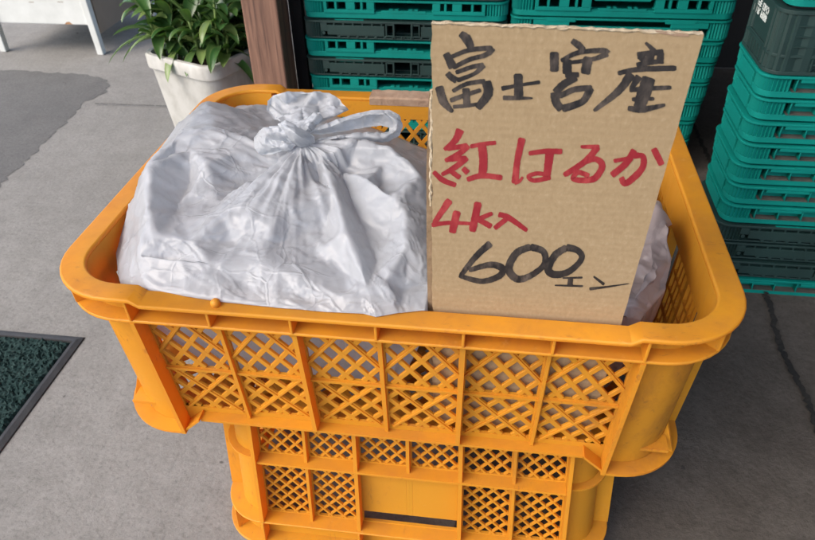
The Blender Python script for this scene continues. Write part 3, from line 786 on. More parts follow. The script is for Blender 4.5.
bag = empty('plastic_bag', (-.095, .195, .204)); bag2 = empty('plastic_bag', (.145, .20, .204))
LM = {}
for k, X, Y, z in (('f0',128,428,.331), ('f1',180,443,.3405), ('f2',250,459,.3415), ('f3',330,471,.3415), ('f4',420,480,.3415), ('f5',520,488,.3415), ('f6',583,491,.342), ('f7',607,497,.3415), ('f8',650,489,.342), ('f9',698,484,.342)):
    LM[k] = ray_z(q_(X, Y), z)
for k, X, Y, x in (('L1',122,378,-.2385), ('L2',147,292,-.2390), ('L3',188,206,-.2385), ('L4',240,134,-.2370)):
    LM[k] = ray_x(q_(X, Y), x)
LM['S'] = ray_y(q_(292, 95), .268); LM['R1'] = ray_y(q_(350, 108), .285); LM['R2'] = ray_y(q_(405, 133), .272)
for k, w_ in dict(r0=(.036,.048,.341), r1=(.058,.12,.330), r2=(.056,.22,.30), r3=(.05,.33,.28), b0=(.0,.374,.28), b1=(-.08,.376,.31), b2=(-.16,.376,.33), b3=(-.226,.368,.33), l0=(-.238,.31,.338), i1=(-.19,.325,.352), i2=(-.12,.31,.346), i3=(-.06,.28,.338), i4=(-.01,.27,.315), i5=(.025,.2,.322)).items(): LM[k] = Vector(w_)
for k, X, Y, d in (('K',468,168,10), ('c1',186,210,12), ('c2',181,290,13), ('c3',202,343,13), ('c4',263,353,10), ('c5',336,303,15),
    ('h1',262,250,-15), ('h2',238,302,-12), ('h3',312,282,-8), ('h4',214,236,-10), ('h5',335,235,-10), ('u1',234,165,7), ('u2',292,212,5), ('u3',345,190,-3), ('u4',312,150,5), ('u5',392,172,-6), ('u6',262,186,0),
    ('a1',440,196,8), ('a2',396,240,12), ('a3',362,272,14), ('g1',422,240,-18), ('g2',386,271,-24), ('g3',455,190,-8),
    ('p1',474,192,10), ('p2',448,226,16), ('p3',404,268,16), ('p4',488,246,7), ('p5',412,330,11), ('p6',444,290,12),
    ('v1',503,252,-8), ('v2',518,330,-5), ('v3',445,352,-1), ('d1',503,196,9), ('d2',530,265,12), ('d3',552,340,12), ('d4',590,440,8), ('w1',545,240,-11), ('w2',578,322,-9), ('w3',608,400,-5),
    ('e1',528,190,11), ('e2',590,238,12), ('e3',640,276,13), ('e4',662,300,11), ('e5',663,368,9), ('e6',622,432,7), ('x1',606,285,-7), ('x2',632,345,-7),
    ('y1',690,300,1), ('y2',702,400,-1), ('y3',660,445,-7), ('t0',525,166,9), ('t1',575,165,9), ('t2',630,180,9), ('t3',692,230,8), ('z1',620,215,-2),
    ('m1',163,382,7), ('m2',300,399,5), ('m3',420,407,6), ('m4',490,432,3), ('m5',545,458,6), ('n1',250,428,-2), ('n2',370,444,-2), ('n3',470,465,-3), ('o1',330,358,-1), ('o2',250,378,3), ('o3',392,372,7), ('o4',490,382,-4), ('o5',205,400,-2), ('o6',560,420,-4)):
    LM[k] = on_base(q_(X, Y), 1.0*d/1000)
SK = (-.236, .054, .0212, .377, .2045)
CRE = ['c1 c2 c3 c4 c5 a3 a2 a1 K', 'K p1 p2 p3', 'p1 p4 p6 p5', 'K d1 d2 d3 d4 f6', 'K e1 e2 e3 e4 e5 e6 f7', 'S u1 c1', 'S R1 R2', 'c1 u6 u2 u3', 'm1 m2 m3 m4 m5 f6', 'K t0 t1 t2 t3', 'g3 g1 g2', 'd1 w1 w2 w3', 'L3 c1']
BND = 'f0 f1 f2 f3 f4 f5 f6 f7 f8 f9 r0 r1 r2 r3 b0 b1 b2 b3 l0 L4 L3 L2 L1'.split()
crumpled('bag_body', LM, [c.split() for c in CRE], BAG, bag, 3, 4, BND, ((.055, .0018), (.026, .0013), (.013, .0009), (.007, .0004)), smooth=(0, 1), pleat=LM['K'])
W_ = lambda X, Y, y: ray_y(q_(X, Y), y)
ear = {}
for i, (X, Y, y) in enumerate(((404,94,.222), (402,112,.216), (418,84,.230), (440,78,.222), (462,88,.236), (490,82,.226), (520,80,.236), (540,92,.226), (556,112,.220), (530,104,.214), (498,104,.226), (470,108,.212), (440,104,.224), (422,112,.212), (440,128,.204), (472,132,.198), (500,130,.206), (528,126,.204), (415,128,.210), (456,144,.166), (476,141,.163), (497,140,.168), (486,136,.178), (462,138,.180))): ear[i] = W_(X, Y, y)
crumpled('bag_ear', ear, [], BAG, bag, 13, 4, None, ((.020, .0045), (.010, .0020), (.005, .0007)), flat='cam', smooth=(1, 1))
NC = (0, -.65, .75)
def film(name, rim_, inner, creases, seed, layers=((.012, .0022), (.006, .0011), (.003, .0004))):
    """a crumpled flap of film: outline, inner points and folds given as (X, Y, depth)"""
    pts = {('o', k): W_(*p) for k, p in enumerate(rim_)}; pts.update({('i', k): W_(*p) for k, p in enumerate(inner)})
    crumpled(name, pts, [[('o' if a < 100 else 'i', a % 100) for a in c] for c in creases], BAG, bag, seed, 4, None, layers, flat='cam', smooth=(1, 1), outline=[('o', k) for k in range(len(rim_))])
# left bow, flattened and folded over
film('handle_loop', ((470,160,.162), (452,148,.158), (432,141,.160), (410,142,.161), (390,150,.163), (379,164,.163), (381,182,.161), (393,196,.158), (415,195,.154), (438,186,.151), (458,178,.154), (472,172,.160)),
     ((400,158,.154), (398,176,.151), (420,152,.152), (418,168,.158), (420,182,.147), (440,158,.149), (440,170,.157), (438,178,.148), (456,166,.153), (408,188,.150)), ((0, 105, 102, 100), (11, 106, 103), (10, 107, 104, 109, 101)), 51)
# loop to the right with an opening
film('handle_loop', ((478,156,.166), (500,142,.170), (530,130,.176), (562,120,.182), (598,112,.188), (632,111,.192), (650,121,.193), (657,142,.191), (651,160,.188), (628,170,.184), (592,168,.178), (556,166,.173), (520,168,.169), (488,172,.166),
     (506,163,.168), (540,158,.172), (580,155,.177), (615,156,.182), (631,152,.185), (632,145,.188), (616,141,.188), (585,145,.184), (545,152,.177), (505,158,.170)),
     ((520,144,.168), (552,131,.174), (590,121,.180), (625,120,.184), (645,132,.186), (645,150,.183), (620,163,.178), (570,161,.171), (530,163,.165), (570,137,.183), (606,126,.190)), ((0, 100, 101, 102, 103, 104, 105, 106, 107, 108, 13),), 57)
# the wrap across the middle and the nub above it
film('knot', ((424,138,.160), (438,131,.162), (456,138,.158), (474,150,.156), (492,161,.158), (494,172,.160), (480,180,.158), (463,180,.154), (446,171,.151), (432,158,.153)),
     ((444,146,.147), (456,155,.142), (470,164,.143), (484,170,.150), (440,156,.150), (458,168,.147), (462,148,.152)), ((0, 100, 101, 102, 103, 5), (9, 104, 105, 6), (2, 106, 4)), 61, ((.010, .0016), (.005, .0008)))
film('knot', ((466,146,.166), (476,130,.172), (490,117,.178), (503,116,.180), (508,127,.178), (498,140,.172), (486,152,.166), (474,156,.162)), ((484,136,.164), (494,128,.170), (480,146,.160)), ((0, 102, 100, 101, 3),), 67, ((.008, .0015), (.004, .0007)))
tag(bag, 'white plastic shopping bag tied in a knot, filling the left of the upper crate', 'bag')

L2 = {}
for k, x_, y_, yy in (('a',648,196,.175), ('b',658,202,.165), ('c',663,228,.140), ('d',672,258,.110), ('e',667,288,.080), ('f',650,306,.060), ('g',640,321,.047), ('h',652,240,.120), ('i',655,262,.085), ('j',648,282,.078), ('k',636,296,.050), ('m',641,258,.105), ('n',625,318,.042)):
    L2[k] = ray_y((x_, y_), yy)
for k, w_ in dict(o=(.14,.05,.315), p=(.075,.05,.315), q=(.062,.15,.32), r=(.062,.30,.32), s=(.09,.37,.31), t=(.17,.372,.31), u=(.228,.36,.305), v=(.230,.26,.31), w=(.232,.19,.31), x=(.12,.15,.345), y=(.11,.26,.35), z=(.17,.28,.345), A=(.14,.20,.352), B=(.19,.215,.345)).items(): L2[k] = Vector(w_)
SK = (.060, .233, .042, .377, .2045)
for k in 'cdefgn': L2[k].x = min(L2[k].x, .232)
crumpled('bag_body', L2, [list('abhik'), list('hmj'), list('id')], BAG2, bag2, 41, 4, list('goprq')[:0] + ['n','o','p','q','r','s','t','u','v','w','c','d','e','f','g'][::1], ((.035, .006), (.016, .0034), (.008, .0014)), smooth=(1, 1))
tag(bag2, 'greyish translucent plastic bag half hidden behind the price sign', 'bag')

# ================================================================== GREEN FOLDED CRATES
def rounded_slab(mb, w_, d_, z0, z1, r_, o=0.0, n=5):
    P_ = arc_pts(w_/2, d_/2, r_, o, n)
    k = len(P_); mb.add([(x, y, z0) for x, y in P_] + [(x, y, z1) for x, y in P_], [tuple(range(k))[::-1], tuple(range(k, 2*k))] + [(i, (i+1) % k, k + (i+1) % k, k+i) for i in range(k)])
def window_fin(mb, x, y0, y1, z0, z1, t=.0016):
    """a divider whose outer edge is bowed"""
    n = 5; q = []
    for s_ in (-t/2, t/2):
        q.append((x + s_, y1, z0)); 
        for k in range(n+1):
            a = k/n; q.append((x + s_ - .003*math.sin(math.pi*a)*.6, y0 - .002*math.sin(math.pi*a), z0 + (z1-z0)*a))
        q.append((x + s_, y1, z1))
    m = n + 3
    mb.add(q, [tuple(range(m))[::-1], tuple(range(m, 2*m))] + [(i, (i+1) % m, m + (i+1) % m, m+i) for i in range(m)])
def folded_crate(w_, d_, p, style, mat):
    """collapsed crate, origin at the bottom centre; front is -y"""
    root = empty('folded_crate'); yf = -d_/2; xl = -w_/2; g = .0006
    # tray: core plus bottom band and top lip
    mb = MB()
    rounded_slab(mb, w_, d_, .0035, .0060, .020, .0290)
    band = {'slot': .0105, 'pocket': .0120, 'latch': .0050, 'grid': .0062}[style]
    P0 = arc_pts(w_/2, d_/2, .020, .0030, 5); P1 = arc_pts(w_/2, d_/2, .020, .0296, 5)
    ring = lambda z0, z1, A_, B_: mb.sweep([[(a[0], a[1], z0), (a[0], a[1], z1), (b[0], b[1], z1), (b[0], b[1], z0)] for a, b in zip(A_, B_)])
    ring(.0028, band, P0, P1)
    P2 = arc_pts(w_/2, d_/2, .020, .0004, 5)
    ring(p - .0032, p - .0002, P2, P1)
    mb.build('tray', mat, root, auto=35, bevel=.0004)
    # smooth panels on the two short sides
    for s_ in (-1, 1):
        mb = MB(); x = s_*w_/2
        mb.box(min(x - s_*.0040, x - s_*.0142), max(x - s_*.0040, x - s_*.0142), yf + .030, -yf - .030, band*.0 + .0030, p - .0042)
        mb.box(min(x - s_*.0012, x - s_*.0041), max(x - s_*.0012, x - s_*.0041), yf + .034, -yf - .034, .0050, p*.74)
        mb.build('side_panel', mat, root, bevel=.0006)
    # ribbed corner posts
    for sx in (-1, 1):
        for sy in (-1, 1):
            mb = MB(); r_ = .020; c = (w_/2 - r_, d_/2 - r_); n = 12
            o_, i_ = [], []
            path_ = [(c[0] - .018 + .018*k/7, d_/2) for k in range(8)] + [(c[0] + r_*math.sin(R(90*k/n)), c[1] + r_*math.cos(R(90*k/n))) for k in range(1, n+1)] + [(w_/2, c[1] - .010*k/5) for k in range(1, 6)]
            for k, q in enumerate(path_):
                dpt = .0022 if k % 2 else .0052
                v = Vector((q[0] - c[0]*.9, q[1] - c[1]*.9)).normalized(); o_.append((q[0] - v.x*dpt, q[1] - v.y*dpt)); i_.append((q[0] - v.x*.0135, q[1] - v.y*.0135))
            top_ = p - .0034
            mb.sweep([[(sx*a[0], sy*a[1], band + .0002), (sx*a[0], sy*a[1], top_), (sx*b[0], sy*b[1], top_), (sx*b[0], sy*b[1], band + .0002)] for a, b in zip(o_, i_)], closed_path=False)
            mb.build('corner_post', mat, root)
    mb = MB(); ins = xl + .044; x1 = -ins
    if style == 'slot':
        n = max(3, int((x1 - ins)/.030))
        for k in range(n + 1):
            if k == n//2: continue
            window_fin(mb, ins + (x1 - ins)*k/n, yf + .0025, yf + .0143, band + .0002, p - .0034)
        for k in range(0, n, 3):
            a = ins + (x1 - ins)*(k + .1)/n; b = ins + (x1 - ins)*min(n, k + 1.9)/n
            mb.box(a, b, yf + .0004, yf + .006, p - .0075, p - .0036)
        for a, b in ((xl + .075, xl + .16), (-xl - .17, -xl - .08)):          # hanging tabs
            mb.prism([(a, .0004), (a + .008, -.0048), (b - .004, -.0048), (b, .0004)], lambda q: (q[0], yf + .0012, q[1]), lambda q: (q[0], yf - .0012 + .006, q[1]))
        mb.box(ins, x1, yf + .0136, yf + .0143, band + .0003, p - .0035)
        mb.build('front_rail', mat, root, bevel=.0003)
        mb = MB(); mb.box(ins - .004, x1 + .004, yf + .0022, yf + .0144, band + .0001, band + .0007); mb.build('dusty_ledge', DUST, root)
    elif style == 'pocket':
        for s_ in (-1, 1):
            a, b = xl + .040, xl + w_*.36; z0, z1 = band + .0003, p - .0035
            X = lambda x: s_*x
            def bx(x0, x1_, y0, y1, zz0, zz1): mb.box(min(X(x0), X(x1_)), max(X(x0), X(x1_)), y0, y1, zz0, zz1)
            bx(a, b, yf + .0006, yf + .0040, z0, z0 + .006)
            k = a
            for wd, gap in ((.006, .014), (.004, .016), (.016, .010), (.004, .007), (.012, 0)):
                bx(k, min(b, k + wd), yf + .0008, yf + .0142, z0 + .0062, z1); k += wd + gap
                if k > b: break
            bx(b - .010, b, yf + .0009, yf + .0141, z0 + .0063, z1 - .0002)
            m_ = b + .012
            bx(m_, 0 - .0001 if s_ < 0 else -.0001, yf + .0030, yf + .0060, z0, z0 + .0045)
            for q in range(3): bx(m_ + .02 + q*.034, m_ + .030 + q*.034, yf + .0028, yf + .0110, z0 + .0046, z0 + .0066)
            mb.prism([(X(a + .018), .0006), (X(a + .024), -.0062), (X(a + .070), -.0062), (X(a + .070), .0006)], lambda q: (q[0], yf + .0014, q[1]), lambda q: (q[0], yf + .0050, q[1]))
        mb.box(xl + .041, -xl - .041, yf + .0035, yf + .0141, band + .0003, band + .0024)
        mb.build('front_rail', mat, root, bevel=.0004)
    elif style == 'latch':
        for s_ in (-1, 1):
            X = lambda x: s_*x
            def bx(x0, x1_, y0, y1, zz0, zz1): mb.box(min(X(x0), X(x1_)), max(X(x0), X(x1_)), y0, y1, zz0, zz1)
            a, b = xl + .034, xl + w_*.46; z0, z1 = band + .003, p - .0036
            bx(a + .012, b - .018, yf + .0006, yf + .0060, z0 + .002, z1 - .0042)
            bx(a, a + .0119, yf + .0010, yf + .0060, z0 + .008, z1 - .001)
            for q in range(7): bx(a + .006 + q*(b-a-.03)/6, a + .0085 + q*(b-a-.03)/6, yf + .0012, yf + .0100, z1 - .0041, z1)
            bx(a, b - .018, yf + .0016, yf + .0030, z1 - .0010, z1 + .0002)
            bx(b - .016, b - .0135, yf + .0008, yf + .0120, z0, z1); bx(b - .003, b, yf + .0002, yf + .0120, z0 - .001, z1 + .0008)
            bx(b - .0134, b - .0031, yf + .0010, yf + .0030, z1 - .003, z1 - .0004); bx(b - .0134, b - .0031, yf + .0010, yf + .0030, z0, z0 + .0025)
            for q in range(9): bx(a + .03 + q*.0165, a + .0345 + q*.0165, yf + .0016, yf + .0100, band + .0002, band + .0030)
            bx(a + .028, -.0002, yf + .0012, yf + .0026, band + .0031, band + .0045)
            if s_ < 0: mb.tube([(a + .005, yf + .001, z0 + .0045), (a + .005, yf + .003, z0 + .0045)], .003, 8)
        mb.build('latch_bar', mat, root, bevel=.0003)
    else:
        for q in range(int(w_/.030) - 3):
            x = xl + .046 + q*.030
            mb.box(x, x + .018, yf + .0012, yf + .0050, band + .0003, p*.55); mb.box(x - .004, x + .030 - .0042, yf + .0020, yf + .0060, p*.55 + .0002, p*.55 + .003)
        for s_ in (-1, 1):
            mb.box(min(s_*(xl + .04), s_*(xl + .10)), max(s_*(xl + .04), s_*(xl + .10)), yf + .0006, yf + .0080, p*.55 + .0035, p - .0036)
        mb.prism([(-.05, .0006), (-.044, -.006), (.044, -.006), (.05, .0006)], lambda q: (q[0], yf + .0014, q[1]), lambda q: (q[0], yf + .0050, q[1]))
        mb.build('front_rail', mat, root, bevel=.0004)
    return root
PROTO = {}
ORD = ['lowest', 'second', 'third', 'fourth', 'fifth', 'sixth', 'seventh', 'eighth', 'ninth', 'tenth', 'eleventh', 'twelfth', 'thirteenth', 'fourteenth', 'fifteenth']
def put_crate(key, mat, loc, label, group, rot=0):
    if key not in PROTO: PROTO[key] = folded_crate(*key[:3], key[3], mat); o = PROTO[key]
    else: o = copy_tree(PROTO[key])
    o.location = loc; o.rotation_euler = (0, 0, rot)
    return tag(o, label, 'crate', group)
rnd = random.Random(11)
G1, G2, G3 = 'folded crates of the rear left stack', 'folded crates of the rear middle stack', 'folded crates of the right stack'
p1 = .0345
vis1 = {4: 'teal folded crate peeping just above the orange rim in the rear left stack', 5: 'lower dark green folded crate with latch bar in the rear left stack',
        6: 'teal folded crate between the two visible dark crates of the rear left stack', 7: 'upper dark green folded crate with latch bar in the rear left stack', 8: 'teal folded crate topmost in view beside the wooden post'}
for k in range(11):
    st_ = ('pocket', TEAL) if k % 2 == 0 else ('latch', DGREEN)
    lab = vis1.get(k) or (('dark green' if k % 2 else 'teal') + ' folded crate of the rear left stack, out of sight')
    put_crate((.362, .50, p1, st_[0], k % 2), st_[1], (-.103 + rnd.uniform(-.002, .002), 1.10 + rnd.uniform(-.002, .003), p1*k), lab, G1)
p2 = .0360
vis2 = {7: 'teal crate just above the top edge of the cardboard sign in the rear middle stack', 8: 'teal crate highest above the cardboard sign in the rear middle stack',
        6: 'teal crate beside the top right corner of the cardboard sign', 5: 'ribbed teal crate right of the sign, next below the one at its top corner', 4: 'ribbed teal crate right of the sign at the height of the black writing',
        3: 'ribbed teal crate right of the sign just above the yellow side rim', 2: 'ribbed teal crate lowest in the gap between sign and orange side rim'}
for k in range(11):
    lab = vis2.get(k) or 'teal folded crate of the rear middle stack, out of sight'
    st_ = 'slot' if k < 6 else ('grid' if k % 2 else 'pocket')
    put_crate((.366, .50, p2, st_, 0), TEAL, (.264 - .022*(1 - min(1, p2*k/.26)) + rnd.uniform(-.002, .002), 1.10 + rnd.uniform(-.002, .003), p2*k), lab, G2)
p3 = .0305
w3, d3 = .36, .130
cx3, cy3 = .387 + w3/2, .498 + d3/2
names3 = {0: 'teal folded crate standing on the floor at the bottom of the right stack', 1: 'lowest dark green folded crate of the right stack, lying on the teal one', 2: 'middle one of three dark green folded crates in the right stack', 3: 'topmost of three dark green folded crates in the right stack'}
for k in range(11):
    d_ = k in (1, 2, 3)
    lab = names3.get(k) or ('teal slotted crate lying on the three dark ones in the right stack' if k == 4 else 'teal slotted crate right under the tall dark crate' if k == 10 else
          '%s teal slotted crate above the three dark ones in the right stack' % ORD[k - 4])
    put_crate((w3, d3, p3, 'latch' if d_ else 'slot', 3 if d_ else 2), DGREEN if d_ else TEAL, (cx3 + rnd.uniform(-.0015, .0015), cy3 + rnd.uniform(-.0015, .002), p3*k), lab, G3)
# the tall dark crate with printing on its side
tall = empty('produce_crate', (cx3, cy3, p3*11 + .0005)); yf, xl, hh = -d3/2, -w3/2, .076
mb = MB(); rounded_slab(mb, w3, d3, .003, .024, .022, .010)
for z0, z1, o in ((.0006, .005, .001), (.021, .0245, .0015), (hh - .005, hh - .0005, .0008)):
    A_, B_ = arc_pts(w3/2, d3/2, .022, o, 6), arc_pts(w3/2, d3/2, .022, .0125, 6)
    mb.sweep([[(a[0], a[1], z0), (a[0], a[1], z1), (b[0], b[1], z1), (b[0], b[1], z0)] for a, b in zip(A_, B_)])
mb.build('tray', DGREEN, tall, auto=35, bevel=.0004)
for s_ in (-1, 1):
    mb = MB(); x = s_*w3/2
    bxs = lambda a, b, y0, y1, z0, z1: mb.box(min(s_*a, s_*b), max(s_*a, s_*b), y0, y1, z0, z1)
    bxs(w3/2 - .0125, w3/2 - .0035, yf + .034, -yf - .034, .0246, hh - .0052)
    bxs(w3/2 - .0125, w3/2 - .0012, yf + .030, -yf - .030, .0250, .0275); bxs(w3/2 - .0098, w3/2 - .0020, yf + .034, -yf - .034, .0052, .0208)
    for q in range(6): bxs(w3/2 - .0095, w3/2 - .0008, yf + .040 + q*.012, yf + .0415 + q*.012, .0052, .0208)
    mb.build('side_panel', DGREEN, tall, bevel=.0005)
for sx in (-1, 1):
    for sy in (-1, 1):
        mb = MB(); r_ = .022; c = (w3/2 - r_, d3/2 - r_); n = 10; o_, i_ = [], []
        pa = [(c[0] - .034 + .034*k/4, d3/2) for k in range(5)] + [(c[0] + r_*math.sin(R(90*k/n)), c[1] + r_*math.cos(R(90*k/n))) for k in range(1, n+1)] + [(w3/2, c[1] - .014*k/4) for k in range(1, 5)]
        for k, q in enumerate(pa):
            dp = .0014 if k % 3 else .004; v = Vector((q[0] - c[0]*.85, q[1] - c[1]*.85)).normalized(); o_.append((q[0] - v.x*dp, q[1] - v.y*dp)); i_.append((q[0] - v.x*.013, q[1] - v.y*.013))
        mb.sweep([[(sx*a[0], sy*a[1], .0052), (sx*a[0], sy*a[1], hh - .0052), (sx*b[0], sy*b[1], hh - .0052), (sx*b[0], sy*b[1], .0052)] for a, b in zip(o_, i_)], closed_path=False)
        for zz in (.034, .046, .058):
            mb.box(min(sx*(c[0] - .034), sx*(c[0] - .002)), max(sx*(c[0] - .034), sx*(c[0] - .002)), min(sy*(d3/2 - .008), sy*(d3/2 - .0006)), max(sy*(d3/2 - .008), sy*(d3/2 - .0006)), zz, zz + .001)
        mb.build('corner_post', DGREEN, tall)
mb = MB()       # front: rails round a many sided opening, handle bar inside
for x0 in (xl + .058, xl + .205):
    wn_ = .095
    mb.prism([(x0, .026), (x0 + .030, .026), (x0 + .012, .040), (x0, .050)], lambda q: (q[0], yf + .002, q[1]), lambda q: (q[0], yf + .008, q[1]))
    mb.prism([(x0 + wn_ - .03, .026), (x0 + wn_, .026), (x0 + wn_, .050), (x0 + wn_ - .012, .040)], lambda q: (q[0], yf + .002, q[1]), lambda q: (q[0], yf + .008, q[1]))
    mb.box(x0 + .022, x0 + wn_ - .022, yf + .004, yf + .012, .046, .064); mb.box(x0 + .026, x0 + wn_ - .026, yf + .0025, yf + .0039, .050, .060)
    mb.box(x0 + wn_ + .0002, x0 + wn_ + .030, yf + .0018, yf + .009, .0247, hh - .0053)
mb.box(xl + .05, -xl - .05, yf + .0022, yf + .0085, .0247, .0258)
for q in range(8): mb.box(xl + .05 + q*.034, xl + .052 + q*.034, yf + .0010, yf + .0098, .0052, .0208)
mb.box(xl + .046, -xl - .046, yf + .0018, yf + .004, .012, .0140)
mb.build('front_rail', DGREEN, tall, bevel=.0004)
mb = MB(); mb.box(xl + .013, -xl - .013, yf + .013, -yf - .013, .0245, .027); mb.build('floor_panel', DGREEN, tall)
mb = MB(); xo = xl + .0031      # white print: two rows of small block letters on the left side, too small to read
rn = random.Random(5)
for row in range(2):
    for k in range(9):
        if k == 4: continue
        y0 = yf + .052 + k*.0062; z0 = .046 + row*.0095
        segs = [(0, 0, .0048, .0016), (0, .0061, .0048, .0077), (0, 0, .0014, .0077), (.0034, 0, .0048, .0077), (0, .003, .0048, .0046)]
        for q_, (a, b, c_, d_) in enumerate(segs):
            if rn.random() < .22: continue
            mb.box(xo - .0002*(1 + .2*q_), xo + .001, y0 + a, y0 + c_, z0 + b, z0 + d_)
mb.build('printed_lettering', WHITEP, tall, fix=False)
tag(tall, 'tall dark green crate with white printing on its side in the right stack', 'crate')
put_crate((w3, d3, p3, 'slot', 2), TEAL, (cx3 + .004, cy3 + .001, p3*11 + hh + .001), 'teal crate lying on the tall dark crate in the top right corner', G3)
put_crate((w3, d3, p3, 'slot', 2), TEAL, (cx3 + .002, cy3 + .002, p3*12 + hh + .001), 'teal crate at the very top of the right stack, above the photo', G3)

# ================================================================== POST, PLANTER, PLANT, CABINET, MAT
def wood():
    m, nt, p = new_mat('weathered_wood'); v = coords(nt, scale=(1, 1, .09))
    n1 = noise(nt, v, 60, 6, .7, 1.2); n2 = noise(nt, coords(nt, scale=(1, 1, .03)), 150, 4, .6)
    c = mix(nt, ramp(nt, n1, [(.35, 0), (.62, 1)]), (.25, .135, .09), (.15, .078, .052))
    c = mix(nt, ramp(nt, n2, [(.50, 0), (.66, .8)]), c, (.07, .036, .026))
    L(nt, c, p.inputs['Base Color']); p.inputs['Roughness'].default_value = .7
    L(nt, bump(nt, n2, .3, .002), p.inputs['Normal']); return m
mb = MB(); mb.box(-.371, -.308, .80, .865, 0, 2.239)
tag(mb.build('wooden_post', wood(), bevel=.003), 'reddish brown square wooden post between planter and green crates', 'post')
mb = MB(); mb.box(-.3095, -.2865, .868, .888, 0, 2.239)  # added black strip, stands in for the shade in the gap beside the post
tag(mb.build('gap_shade_board', GAP_BLACK, bevel=.001), 'narrow black board added to stand in for the dark gap between the wooden post and the rear left stack', 'board')

PLA = simple('stained_planter', (.45, .448, .42), (.335, .328, .30), .6, 34, 120, .15, detail=8, scale=(1, 1, .6), lo=.40, hi=.68)
pz = .205; ca = (-.600, .842); ang = R(-23)
pl = empty('planter', (0, 0, 0))
side = .185; hxp = side/2
ux, uy = Vector((math.cos(ang), math.sin(ang))), Vector((-math.sin(ang), math.cos(ang)))
cen = Vector((-.612, .856)) + ux*hxp + uy*hxp*.92
pl.location = (cen.x, cen.y, 0); pl.rotation_euler = (0, 0, ang)
def ringp(z, h_, r_, o=0): return [(x, y, z) for x, y in arc_pts(h_, h_*.92, r_, o, 6)]
mb = MB()
prof = [(.0, .070, .02), (.006, .0705, .022), (pz - .026, hxp - .0065, .026), (pz - .0255, hxp - .0005, .030), (pz - .004, hxp, .030), (pz, hxp - .003, .028), (pz, hxp - .011, .022), (pz - .004, hxp - .0135, .02), (pz - .03, hxp - .0155, .02)]
rings = [ringp(z, h_, r_) for z, h_, r_ in prof]
V = sum(rings, []); k = len(rings[0])
mb.add(V, [(i*k + q, i*k + (q+1) % k, (i+1)*k + (q+1) % k, (i+1)*k + q) for i in range(len(rings)-1) for q in range(k)] + [tuple(range(k))[::-1]])
mb.build('pot', PLA, pl, auto=40)
SOIL = simple('soil', (.045, .03, .02), (.09, .065, .045), .95, 60, 90, .8)
mb = MB(); q = ringp(pz - .022, hxp - .0152, .02); mb.add(q, [tuple(range(len(q)))]); mb.build('soil', SOIL, pl, fix=False)
tag(pl, 'stained off white square planter with a rounded lip beside the post', 'planter')

def leafmat():
    m, nt, p = new_mat('glossy_leaf'); v = coords(nt); n1 = noise(nt, v, 30, 3, .5)
    oi = N(nt, 'ShaderNodeAttribute', attribute_name='tint')
    c = mix(nt, ramp(nt, n1, [(.3, 0), (.7, 1)]), (.020, .075, .020), (.040, .115, .030))
    c = mix(nt, oi.outputs['Fac'], c, (.24, .31, .10))
    L(nt, c, p.inputs['Base Color']); p.inputs['Roughness'].default_value = .32
    tr = N(nt, 'ShaderNodeBsdfTranslucent'); tr.inputs[0].default_value = (.10, .25, .03, 1)
    mx = N(nt, 'ShaderNodeMixShader'); mx.inputs[0].default_value = .18
    L(nt, p.outputs[0], mx.inputs[1]); L(nt, tr.outputs[0], mx.inputs[2]); L(nt, mx.outputs[0], nt.nodes['Material Output'].inputs[0])
    return m
LEAF = leafmat(); STEM = simple('green_stem', (.12, .20, .05), (.18, .25, .08), .5, 20)
plant = empty('potted_plant', (cen.x, cen.y, pz - .022))
rn = random.Random(21); lv, lf, tint = [], [], []
def leaf(base, d, length, width, droop, roll, tn):
    d = Vector(d).normalized(); s_ = d.cross(Vector((0, 0, 1)));
    if s_.length < .05: s_ = Vector((1, 0, 0))
    s_.normalize(); s_ = (Matrix.Rotation(roll, 3, d) @ s_); n = 9; b = len(lv); p = Vector(base)
    for k in range(n + 1):
        t = k/n; wd = width*(math.sin(math.pi*min(1, t*.94 + .06))**.75)*(1 - .35*t)*.5
        up = s_.cross(d).normalized()
        lv.extend([tuple(p - s_*wd + up*wd*.45), tuple(p - s_*wd*.82 + up*wd*.34), tuple(p), tuple(p + s_*wd*.82 + up*wd*.34), tuple(p + s_*wd + up*wd*.45)])
        tint.extend([tn[1], tn[0], tn[0] + .12, tn[0], tn[1]])
        if k: lf.extend([(b + (k-1)*5 + q, b + (k-1)*5 + q + 1, b + k*5 + q + 1, b + k*5 + q) for q in range(4)])
        p = p + d*(length/n); d = (d + Vector((0, 0, -droop/n*1.2))).normalized()
stems = MB()
for s_ in range(34):
    a = rn.uniform(0, 6.283); r_ = (.02 + .055*rn.random())
    bx_, by_ = r_*math.cos(a), r_*math.sin(a); lean = Vector((math.cos(a), math.sin(a), 0))*rn.uniform(.02, .45) + Vector((0, 0, 1))
    h_ = rn.uniform(.06, .20); top_ = Vector((bx_, by_, 0)) + lean*h_
    stems.tube([(bx_, by_, -.003), tuple(Vector((bx_, by_, 0)) + lean*h_*.5 + Vector((0, 0, .005))), tuple(top_)], [.0030, .0025, .0016], 6)
    nl = int(7 + h_*60)
    for k in range(nl):
        t = .12 + .88*k/nl; a2 = k*2.4 + rn.uniform(-.4, .4); el = rn.uniform(.0, .9) + .4*t
        leaf(Vector((bx_, by_, 0)) + lean*h_*t, (math.cos(a2)*math.cos(el), math.sin(a2)*math.cos(el), math.sin(el)), rn.uniform(.05, .09), rn.uniform(.022, .034), rn.uniform(.4, 1.7), rn.uniform(-.5, .5), (rn.choice((0, 0, .05, .15, .5)), rn.choice((.15, .5, .95))))
